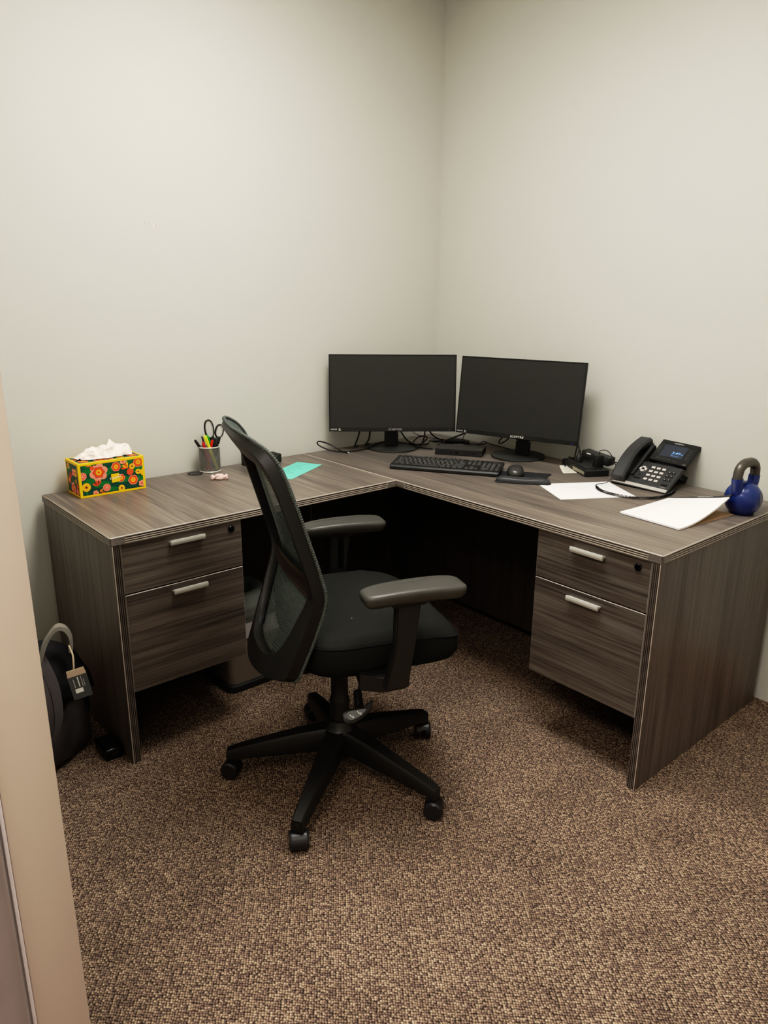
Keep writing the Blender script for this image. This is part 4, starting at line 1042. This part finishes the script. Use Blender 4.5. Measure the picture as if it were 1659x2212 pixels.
bm = N(); m, w, h = facem('t'); prism(bm, [(w / 2 + x, h / 2 + y) for x, y in superell(.070, .022, 2.4, 40)], .0, .0016, m); obj('opening', bm, 'paper', cb, True)
# crumpled tissue: a sheet gathered at the slot, folded and pulled up
bm = N(); NX, NY = 64, 30
def tis(i, j):
    a, b = i / (NX - 1) * 2 - 1, j / (NY - 1) * 2 - 1
    x = -.002 + a * (.093 + .010 * b * (1 if a < 0 else .2)) + .006 * noise.noise(Vector((a * 2.5, b * 3.5, 3.3))); ridge = max(0, 1 - abs(a) ** 1.6)
    tk = ((-1.01, .003), (-.75, .014), (-.42, .031), (-.18, .030), (.2, .047), (.52, .033), (.82, .037), (.95, .030), (1.01, .016))
    for (p0, h0), (p1, h1) in zip(tk, tk[1:]):
        if p0 <= a <= p1: u_t = (a - p0) / (p1 - p0); top = h0 + (h1 - h0) * u_t * u_t * (3 - 2 * u_t)
    y = b * (.046 * (1 - .35 * abs(a)))
    fold = noise.noise(Vector((a * 2.8, b * 2.6, 1.7))) * .016 + noise.noise(Vector((a * 5, b * 4.2, 4.2))) * .006
    pl_ = .007 * abs(noise.noise(Vector((a * 6 + b * 1.5, b * 1.2 - a, 8.8)))) * ridge * (1 - b * b)
    z = top * (1 - abs(b) ** 2.4) - pl_ + fold * (1 - abs(b) ** 3) * (.4 + ridge) + .0035
    y += .012 * noise.noise(Vector((a * 5, b * 3, 9.1)))
    return Vector((-1.695 + x, -.078 + y, H + TZ + max(.0032 + .001 * abs(b), z)))
loft(bm, [[tis(i, j) for j in range(NY)] for i in range(NX)], cap=False, closed=False)
single('tissue', bm, 'tissue', 'crumpled white tissue sticking out of the floral box', 'tissue', (-1.695, -.078, H + TZ), smooth=70)

# ------------------------------------------------------------------ pencil cup and what stands in it
CX, CY = -1.272, -.040
pc = thing('pencil_cup', 'silver wire mesh pencil cup against the left wall', 'pencil cup', (CX, CY, H))
bm = N(); lathe(bm, [(.0400, .004), (.0400, .096)], 48); obj('mesh_wall', bm, 'wire', pc, smooth=60)
bm = N(); pts = [(.0405 * math.cos(a), .0405 * math.sin(a), .0985) for a in [2 * PI * i / 48 for i in range(49)]]; tube(bm, pts, .0028, 8, cap=False); obj('rim', bm, 'silver', pc, smooth=60)
bm = N(); lathe(bm, [(0, .0005), (.041, .0005), (.0425, .003), (.041, .0055), (0, .0045)], 40); obj('base', bm, 'silver', pc, smooth=50)
def stick(name, label, cat, a, b, r, mat, cap=None, capmat=None, tip=None):
    a, b = Vector(a), Vector(b); d = (b - a).normalized(); L_ = (b - a).length
    t = thing(name, label, cat, tuple(a))
    bm = N(); tube(bm, [a, a + d * L_ * .03, a + d * L_ * .75, b - d * .004, b], [r * .75, r, r, r * .9, r * .55], 12); p = obj('barrel', bm, mat, t, True, smooth=50)
    if capmat:
        bm = N(); tube(bm, [b - d * .030, b - d * .004, b + d * .002], [r * 1.12, r * 1.15, r * .7], 12); obj('cap', bm, capmat, t, True, smooth=50)
        bm = N(); tube(bm, [b - d * .002 + Vector((0, -r * 1.3, 0)), b - d * .026 + Vector((0, -r * 1.45, 0))], r * .28, 6); obj('clip', bm, capmat, t, True)
    return t
Zb = H + .007
stick('pen', 'black pen leaning out of the left side of the pencil cup', 'pen', (CX + .018, CY + .002, Zb), (-1.328, -.038, .877), .0048, 'black', capmat='black')
stick('highlighter', 'yellow highlighter leaning in the pencil cup', 'highlighter', (CX + .020, CY - .022, Zb), (-1.294, -.052, .893), .0060, 'yellow_hi', capmat='yellow_hi')
stick('marker', 'green capped marker in the pencil cup', 'marker', (CX + .026, CY - .004, Zb), (-1.283, -.046, .891), .0072, 'box_g', capmat='green_hi')
stick('pen', 'red pen in the pencil cup, left of the highlighter', 'pen', (CX - .010, CY - .022, Zb), (-1.302, -.050, .868), .0046, 'red_pen', capmat='red_pen')
stick('pen', 'red pen in the pencil cup, just left of the scissors', 'pen', (CX - .02, CY - .008, Zb), (-1.263, -.052, .872), .0046, 'red_pen', capmat='red_pen')
stick('pencil', 'dark pencil behind the yellow highlighter in the pencil cup', 'pencil', (CX + .012, CY + .016, Zb), (-1.300, -.040, .890), .0038, 'bag_panel')
sc = thing('scissors', 'black handled scissors standing handles up in the pencil cup', 'scissors', (CX + .012, CY, Zb))
SX = T(0, -.036, 0)
def ovl(cx, cz, a, b, rot, off=0, n=40, e=2.3):
    o = []
    for x, z in superell(a + off, b + off, e, n):
        o.append(SX @ Vector((cx + x * math.cos(rot) - z * math.sin(rot), 0, cz + x * math.sin(rot) + z * math.cos(rot))))
    return o
for (cx, cz, a, b, rot, nm) in ((-1.2655, .914, .0165, .0335, .12, 0), (-1.222, .9015, .0150, .0235, -.25, 1)):
    bm = N(); P = ovl(cx, cz, a, b, rot, .0015); tube(bm, P + [P[0]], .0036, 8, cap=False)
    if nm == 0: tube(bm, spline([SX @ Vector(q) for q in ((-1.259, 0, .884), (-1.250, 0, .866), (-1.246, 0, .845), (-1.248, 0, .80))], 5), [.007, .009, .0105, .0105, .011, .011, .011, .011, .011, .011, .010, .009, .008, .007, .006, .005], 10, flat=.5)
    else: tube(bm, spline([SX @ Vector(q) for q in ((-1.226, 0, .880), (-1.234, 0, .862), (-1.240, 0, .84), (-1.246, 0, .80))], 5), [.008, .010, .0115, .0115, .012, .012, .012, .012, .012, .012, .011, .010, .009, .008, .007, .006], 10, flat=.5)
    g = obj('handle', bm, 'black', sc, True, smooth=60)
    bm = N(); P = ovl(cx, cz, a, b, rot, -.0022); tube(bm, P + [P[0]], .0026, 8, cap=False); obj('grip_lining', bm, 'scis_in', g, True, smooth=60, label='grey inner grip')
bm = N()
for dx in (-.004, .004):
    prism(bm, [(-1.248 + dx - .007, .81), (-1.246 + dx + .007, .81), (-1.252 + dx * .3 + .001, Zb + .004), (-1.254 + dx * .3, Zb + .004)], -.0008, .0008, T(0, -.036 + dx * .3, 0) @ RX(PI / 2))
obj('blades', bm, 'silver', sc, True)

# wrapped sweet
bm = N(); wc = Vector((-1.314, -.192, H)); cm = T(*wc) @ RZ(-.55)
rings = []
for i, (x, r) in enumerate(((-.031, .008), (-.027, .010), (-.021, .0065), (-.017, .0045), (-.013, .010), (-.006, .0125), (.004, .0125), (.011, .010), (.015, .0045), (.019, .0075), (.025, .0115), (.029, .009))):
    rings.append([cm @ Vector((x + .002 * math.sin(5 * a + i), r * math.cos(a) * (1 + .18 * math.sin(4 * a + i)), max(.0006, (.0115 if abs(x) < .014 else .010) + r * math.sin(a) * (1 + .15 * math.cos(3 * a + i))))) for a in [2 * PI * k / 18 for k in range(18)]])
loft(bm, rings); single('wrapped_candy', bm, 'candy', 'pale pink twist wrapped candy on the desk return', 'candy', tuple(wc), smooth=35)

# tape dispenser mostly behind the chair back
t = thing('tape_dispenser', 'black tape dispenser mostly hidden behind the chair back', 'tape dispenser', (-1.045, -.055, H))
TD = frame((-1.125, -.060, H), (.93, .04, 0), (-.04, 1, 0), (0, 0, 1))
bm = N(); prof = [(0, 0), (.165, 0), (.168, .010), (.166, .036), (.158, .037), (.140, .022), (.110, .026), (.085, .050), (.06, .068), (.03, .073), (.003, .070), (-.001, .06)]
loft(bm, [[TD @ Vector((x, y, z)) for x, z in prof] for y in (-.030, -.026, .026, .030)]); obj('body', bm, 'black', t, True)
bm = N(); lathe(bm, [(.012, -.0095), (.030, -.0095), (.030, .0095), (.012, .0095)], 32, TD @ T(.042, 0, .050) @ RX(PI / 2)); obj('tape_roll', bm, 'greyprint', t, True, smooth=40)
bm = N(); b2(bm, (.158, -.012, .036), (.164, .012, .041), m=TD); obj('cutter', bm, 'silver', t, True)

# ------------------------------------------------------------------ cables on the desk
def cable(label, pts, r, mat='black', plug=None, n=9):
    bm = N(); P = spline(pts, n); tube(bm, P, r, 8)
    t = thing('cable', label, 'cable', tuple(pts[0]))
    o = obj('lead', bm, mat, t, True, smooth=60)
    if plug:
        a, b = Vector(plug[0]), Vector(plug[1]); d = (b - a).normalized(); bm = N(); tube(bm, [a, a + d * .004, b - d * .001, b], [r * 1.2, .0052, .0052, .0045], 10, flat=.62); obj('plug', bm, 'black', t, True, smooth=50)
        bm = N(); tube(bm, [b - d * .001, b + d * .007], .0036, 10, flat=.4); obj('plug_tip', bm, 'silver', t, True, label='silver connector tip')
    return t
cable('black cable with a silver plug, looping up at the left of the monitors', [(-.655, -.098, .7545), (-.660, -.062, .762), (-.676, -.036, .777), (-.702, -.020, .790), (-.734, -.024, .799), (-.750, -.034, .793), (-.724, -.030, .774), (-.687, -.045, .757), (-.652, -.087, .7535), (-.591, -.110, .7535), (-.535, -.108, .756), (-.47, -.10, .766), (-.406, -.098, .770), (-.353, -.154, .766), (-.307, -.214, .762), (-.269, -.22, .78), (-.250, -.203, .79), (-.272, -.176, .788), (-.318, -.188, .768), (-.323, -.231, .755), (-.302, -.300, .7535)], .0031,
      plug=((-.6553, -.0960, .7545), (-.650, -.1235, .7545)))
cable('black video cable dropping from the left part of the left monitor to the desk', [(-.555, -.108, .90), (-.566, -.105, .85), (-.572, -.098, .81), (-.548, -.045, .758), (-.51, -.02, .753)], .0034)
cable('second black cable from the left monitor, just left of its neck', [(-.505, -.125, .92), (-.525, -.128, .85), (-.528, -.12, .80), (-.486, -.044, .756), (-.44, -.02, .753)], .0034)
cable('black cable curving right from the neck of the left monitor', [(-.395, -.165, .90), (-.400, -.185, .84), (-.370, -.208, .785), (-.30, -.206, .757), (-.22, -.19, .754)], .0032)
cable('black cable hanging straight down behind the right half of the left monitor', [(-.318, -.262, .90), (-.318, -.262, .84), (-.310, -.250, .80), (-.327, -.240, .757), (-.355, -.235, .765)], .0030)
cable('thick black cable slanting from the left monitor to the wire bundle', [(-.315, -.275, .90), (-.300, -.270, .84), (-.254, -.258, .80), (-.169, -.234, .768), (-.091, -.241, .755), (-.05, -.26, .754)], .0034)
cable('black cable slanting from the right monitor down to the low black box', [(-.150, -.45, .88), (-.190, -.405, .835), (-.228, -.342, .80), (-.252, -.299, .775), (-.268, -.300, .766), (-.262, -.318, .765)], .0036)
cable('thin cable hanging from the left corner of the right monitor', [(-.130, -.46, .88), (-.160, -.38, .83), (-.130, -.320, .785), (-.110, -.300, .757)], .0016)
cable('black cable looping below the right monitor beside its neck', [(-.085, -.575, .88), (-.095, -.540, .83), (-.090, -.505, .795), (-.078, -.508, .785), (-.085, -.56, .82), (-.08, -.60, .88)], .0026)
cable('thin black wire running right from behind the left monitor', [(-.36, -.225, .87), (-.345, -.21, .83), (-.319, -.209, .81), (-.258, -.238, .79), (-.157, -.228, .77), (-.09, -.25, .757)], .0014)
cable('thin bundled wire wandering to the right behind the low black box', [(-.20, -.19, .757), (-.153, -.21, .760), (-.126, -.274, .760), (-.092, -.331, .758), (-.066, -.365, .758), (-.035, -.364, .766), (-.020, -.391, .757), (-.022, -.479, .753), (-.03, -.52, .753)], .0020)
cable('black wire crossing the bundle behind the low black box', [(-.255, -.25, .775), (-.20, -.24, .768), (-.154, -.256, .765), (-.125, -.318, .760), (-.10, -.372, .757), (-.06, -.40, .764), (-.04, -.375, .757)], .0028)
bm = N(); tube(bm, spline([(-.185, -.262, .765), (-.150, -.275, .768), (-.118, -.308, .768), (-.100, -.335, .764)], 5), [.009, .012, .013, .013, .014, .014, .013, .013, .013, .012, .012, .011, .010, .010, .009, .008], 10, flat=1.3)
bm2 = bm; single('cable_ferrite', bm2, 'black', 'thick black cable block in the wire bundle behind the low black box', 'cable block', (-.14, -.29, H), smooth=50)

# ------------------------------------------------------------------ waste bin under the return
bn = thing('waste_bin', 'wire mesh waste bin with dark liner between the drawers and the chair', 'waste bin', (-1.345, -.335, 0))
def rr_(hx, hy, z, e=6, n=48): return [Vector((x, y, z)) for x, y in superell(hx, hy, e, n)]
bm = N(); loft(bm, [rr_(.108, .108, .0), rr_(.112, .112, .004), rr_(.112, .112, .026), rr_(.106, .106, .030)]); obj('base', bm, 'black', bn, smooth=40)
bm = N(); loft(bm, [rr_(.100, .100, .028), rr_(.122, .118, .262)], cap=False); obj('mesh_wall', bm, 'bin_mesh', bn, smooth=60)
bm = N(); loft(bm, [rr_(.123, .119, .212), rr_(.1275, .1225, .216), rr_(.128, .123, .282), rr_(.124, .119, .287), rr_(.120, .116, .282)], cap=False); obj('rim_band', bm, 'greyprint', bn, smooth=40, label='pale grey rim band')
bm = N(); rings = []
for k, z in ((.118, .21), (.120, .27), (.131, .292), (.131, .32), (.122, .345), (.10, .368), (.075, .375), (.05, .352), (.04, .30)):
    rings.append([Vector((p.x * (1 + .06 * noise.noise(Vector((p.x * 22, p.y * 22, z * 20)))), p.y * (1 + .08 * noise.noise(Vector((p.x * 20, p.y * 25, z * 30 + 3)))), z + (.016 * noise.noise(Vector((p.x * 14, p.y * 14, 5))) if z > .3 else 0))) for p in rr_(k, k, 0, 4)])
loft(bm, rings, cap=False); obj('liner', bm, 'liner', bn, smooth=60, label='dark translucent bin liner')

# ------------------------------------------------------------------ backpack against the desk end
BPX = Matrix.Translation((-2.100, -.385, 0)) @ RZ(math.radians(27)) @ RX(math.radians(3))     # local x = width, -y = front
bp = thing('backpack', 'black backpack with grey top loop and hanging tag leaning by the desk end', 'backpack', (-2.100, -.385, 0))
bm = N(); rings = []
hz = .385
for i in range(22):
    k = i / 21; z = .002 + hz * k
    w = .150 * (1 - .10 * k - .42 * max(0, (k - .72) / .28) ** 2.2); d = .095 * (1 - .16 * k - .50 * max(0, (k - .70) / .30) ** 2)
    if i == 0: w *= .88; d *= .86
    if i == 21: w *= .55; d *= .5
    ring = []
    for x, y in superell(w, d, 3.2, 56):
        nz = noise.noise(Vector((x * 9, y * 9, z * 9))) * .012 + noise.noise(Vector((x * 24, y * 24, z * 20))) * .005
        f = 1 + nz / .1; sag = .018 * math.sin(k * PI) if y < 0 else 0
        ring.append(BPX @ Vector((x * f, y * f - sag, z)))
    rings.append(ring)
loft(bm, rings); obj('body', bm, 'bag_black', bp, True, smooth=70)
bm = N(); rings = []
for i in range(14):      # lower front pocket
    k = i / 13; z = .03 + .19 * k; w = .118 * (1 - .06 * k); dd_ = .030 * math.sin(PI * (.12 + .80 * k)) + .004
    rings.append([BPX @ Vector((x * w, -.098 * (1 - .12 * k) - .016 * math.sin(k * PI) * 0 - dd_ * (1 - abs(x) ** 4) + .006 * noise.noise(Vector((x * 4, z * 16, 2.2))), z)) for x in [-1 + 2 * j / 20 for j in range(21)]])
loft(bm, rings, cap=False, closed=False); obj('front_pocket', bm, 'bag_panel', bp, True, smooth=70)
bm = N(); rings = []
for i in range(12):      # top flap over the front
    k = i / 11; z = .365 - .12 * k; w = .115 * (1 + .10 * k)
    rings.append([BPX @ Vector((x * w, -.052 - .060 * math.sin(min(1, k * 1.1) * PI / 2) - .010 * (1 - x * x) + .006 * noise.noise(Vector((x * 5, k * 5, 7))), z - .025 * abs(x) ** 2)) for x in [-1 + 2 * j / 18 for j in range(19)]])
loft(bm, rings, cap=False, closed=False); obj('flap', bm, 'bag_black', bp, True, smooth=70)
for pts in ([(-.07, -.05, .385), (-.085, -.12, .33), (-.10, -.155, .26), (-.115, -.165, .20)], [(-.02, -.045, .39), (-.045, -.125, .31), (-.075, -.165, .23), (-.11, -.172, .17)]):
    P = spline(pts, 6); bm = N()
    loft(bm, [[BPX @ (q + Vector((-.016, 0, -.01))), BPX @ (q + Vector((.016, 0, .006))), BPX @ (q + Vector((.016, -.005, .006))), BPX @ (q + Vector((-.016, -.005, -.01)))] for q in P]); obj('strap', bm, 'bag_panel', bp, True, smooth=40)
vd = Vector((-.27, -.96, 0)).normalized(); vx = Vector((.96, -.27, 0)).normalized()
bm = N(); P = spline([(-2.083, -.462, .352), (-2.074, -.468, .385), (-2.060, -.474, .423), (-2.036, -.482, .458), (-2.014, -.488, .452), (-2.003, -.490, .420), (-2.008, -.484, .380)], 7)
cc = Vector((-2.04, -.475, .39)); rings = []
for q in P:
    o_ = (q - cc); o_.y = 0; o_ = o_.normalized() * .012
    rings.append([q + vd * .014, q - vd * .014, q - vd * .014 + o_, q + vd * .014 + o_])
loft(bm, rings); obj('carry_loop', bm, 'strap_grey', bp, True, smooth=40, label='grey webbing carry loop')
# hanging tag with its string
bm = N(); tp = Vector((-2.018, -.548, .345))
tube(bm, spline([(-2.014, -.515, .412), (-2.012, -.535, .39), (-2.016, -.548, .366), tuple(tp)], 6), .0028, 8); obj('tag_string', bm, 'tag_tan', bp, True, smooth=60)
HG = frame(tp + vd * .004, vx, Vector((0, 0, 1)), vd) @ RZ(math.radians(9)) @ T(.004, -.004, 0)
bm = N(); o = [(-.027, -.090), (.027, -.090), (.027, -.012), (.024, .008), (-.024, .008), (-.027, -.012)]
prism(bm, o, -.0008, .0008, HG); prism(bm, [(-.027, -.013), (.027, -.013), (.0245, .0085), (-.0245, .0085)], -.001, .0011, HG, 1)
hg = obj('hang_tag', bm, ['tag_dark', 'tag_tan'], bp, True, label='dark hang tag with tan top band')
bm = N()
b2(bm, (-.014, -.072, .0010), (.002, -.060, .0012), m=HG); text(bm, 'brand of one', .0085, HG @ T(-.002, -.040, .0012) @ RZ(PI / 2), 0); bm.free()
bm = N(); b2(bm, (-.016, -.070, .0010), (.006, -.056, .0012), m=HG)
for k, (x, L_, w) in enumerate(((-.014, .030, .0012), (-.002, .034, .0026), (.008, .036, .001), (.013, .022, .001))): b2(bm, (x, -.052, .001), (x + w, -.052 + L_, .0012), m=HG)
obj('tag_print', bm, 'white', hg, True)
# zip pulls
bm = N()
for q in ((.140, -.05, .20), (.136, -.06, .165)): 
    c = BPX @ Vector(q); tube(bm, [c, c + Vector((.004, -.004, -.012)), c + Vector((-.003, -.002, -.022))], .0012, 6)
obj('zip_pull', bm, 'silver', bp, True)
# black block of unknown use on the carpet between the backpack and the desk end
t = thing('plastic_block', 'long glossy black block on the carpet along the desk end panel', 'power strip', (-1.925, -.42, 0))
bm = N(); b2(bm, (-1.955, -.552, .0005), (-1.8975, -.455, .040), bevel=.006, seg=3); obj('body', bm, 'black_gloss', t, True, smooth=35)
bm = N(); b2(bm, (-1.935, -.5528, .010), (-1.915, -.5505, .026), bevel=.0005); obj('end_plate', bm, 'black', t, True)

# ------------------------------------------------------------------ light and camera
w = bpy.data.worlds.new('world'); SC.world = w; w.use_nodes = True
bg = w.node_tree.nodes['Background']; bg.inputs[0].default_value = (1.0, .93, .86, 1); bg.inputs[1].default_value = .25
def area(name, loc, rot, size, energy, col=(1, .95, .88), spread=PI):
    l = bpy.data.lights.new(name, 'AREA'); l.shape = 'RECTANGLE'; l.size, l.size_y = size; l.energy = energy; l.color = col; l.spread = spread
    o = bpy.data.objects.new(name, l); COL.objects.link(o); o.location = loc; o.rotation_euler = rot; return o
area('troffer_lamp', (-1.34, -1.30, CH - .02), (0, 0, 0), (.56, 1.16), 8, (1, .97, .92), math.radians(150))
area('jamb_fill', (-3.1, -2.2, 2.55), (0, 0, 0), (.6, 1.2), 56, (1, .91, .84))  # unseen light added outside the doorway to brighten the door frame

cam = bpy.data.cameras.new('camera'); co = bpy.data.objects.new('camera', cam); COL.objects.link(co); SC.camera = co
yaw, pit, roll = .7119, -.2886, .008
f = Vector((math.sin(yaw) * math.cos(pit), math.cos(yaw) * math.cos(pit), math.sin(pit))); r = Vector((math.cos(yaw), -math.sin(yaw), 0)); u = r.cross(f)
r2 = r * math.cos(roll) + u * math.sin(roll); u2 = u * math.cos(roll) - r * math.sin(roll)
co.matrix_world = frame((-2.6113, -2.6425, 1.43), r2, u2, -f)
cam.sensor_fit = 'VERTICAL'; cam.sensor_height = 24; cam.sensor_width = 18; cam.lens = 1598.27 / 2212 * 24; cam.clip_start = .02
SC.view_settings.view_transform = 'Standard'; SC.view_settings.look = 'None'; SC.view_settings.exposure = 0
VS = SC.view_settings; VS.use_curve_mapping = True; CM = VS.curve_mapping
CM.white_level = (1.5, 1.5, 1.5); cv = CM.curves[3]
cv.points[0].location = (0, 0); cv.points[1].location = (1, 1)
for x_, y_ in ((.008, .003), (.02, .012), (.05, .05), (.10, .122), (.233, .38), (.367, .58), (.533, .735), (.667, .83)): cv.points.new(x_, y_)
CM.update()
SC.cycles.max_bounces = 8; SC.cycles.use_denoising = True; SC.cycles.transparent_max_bounces = 12
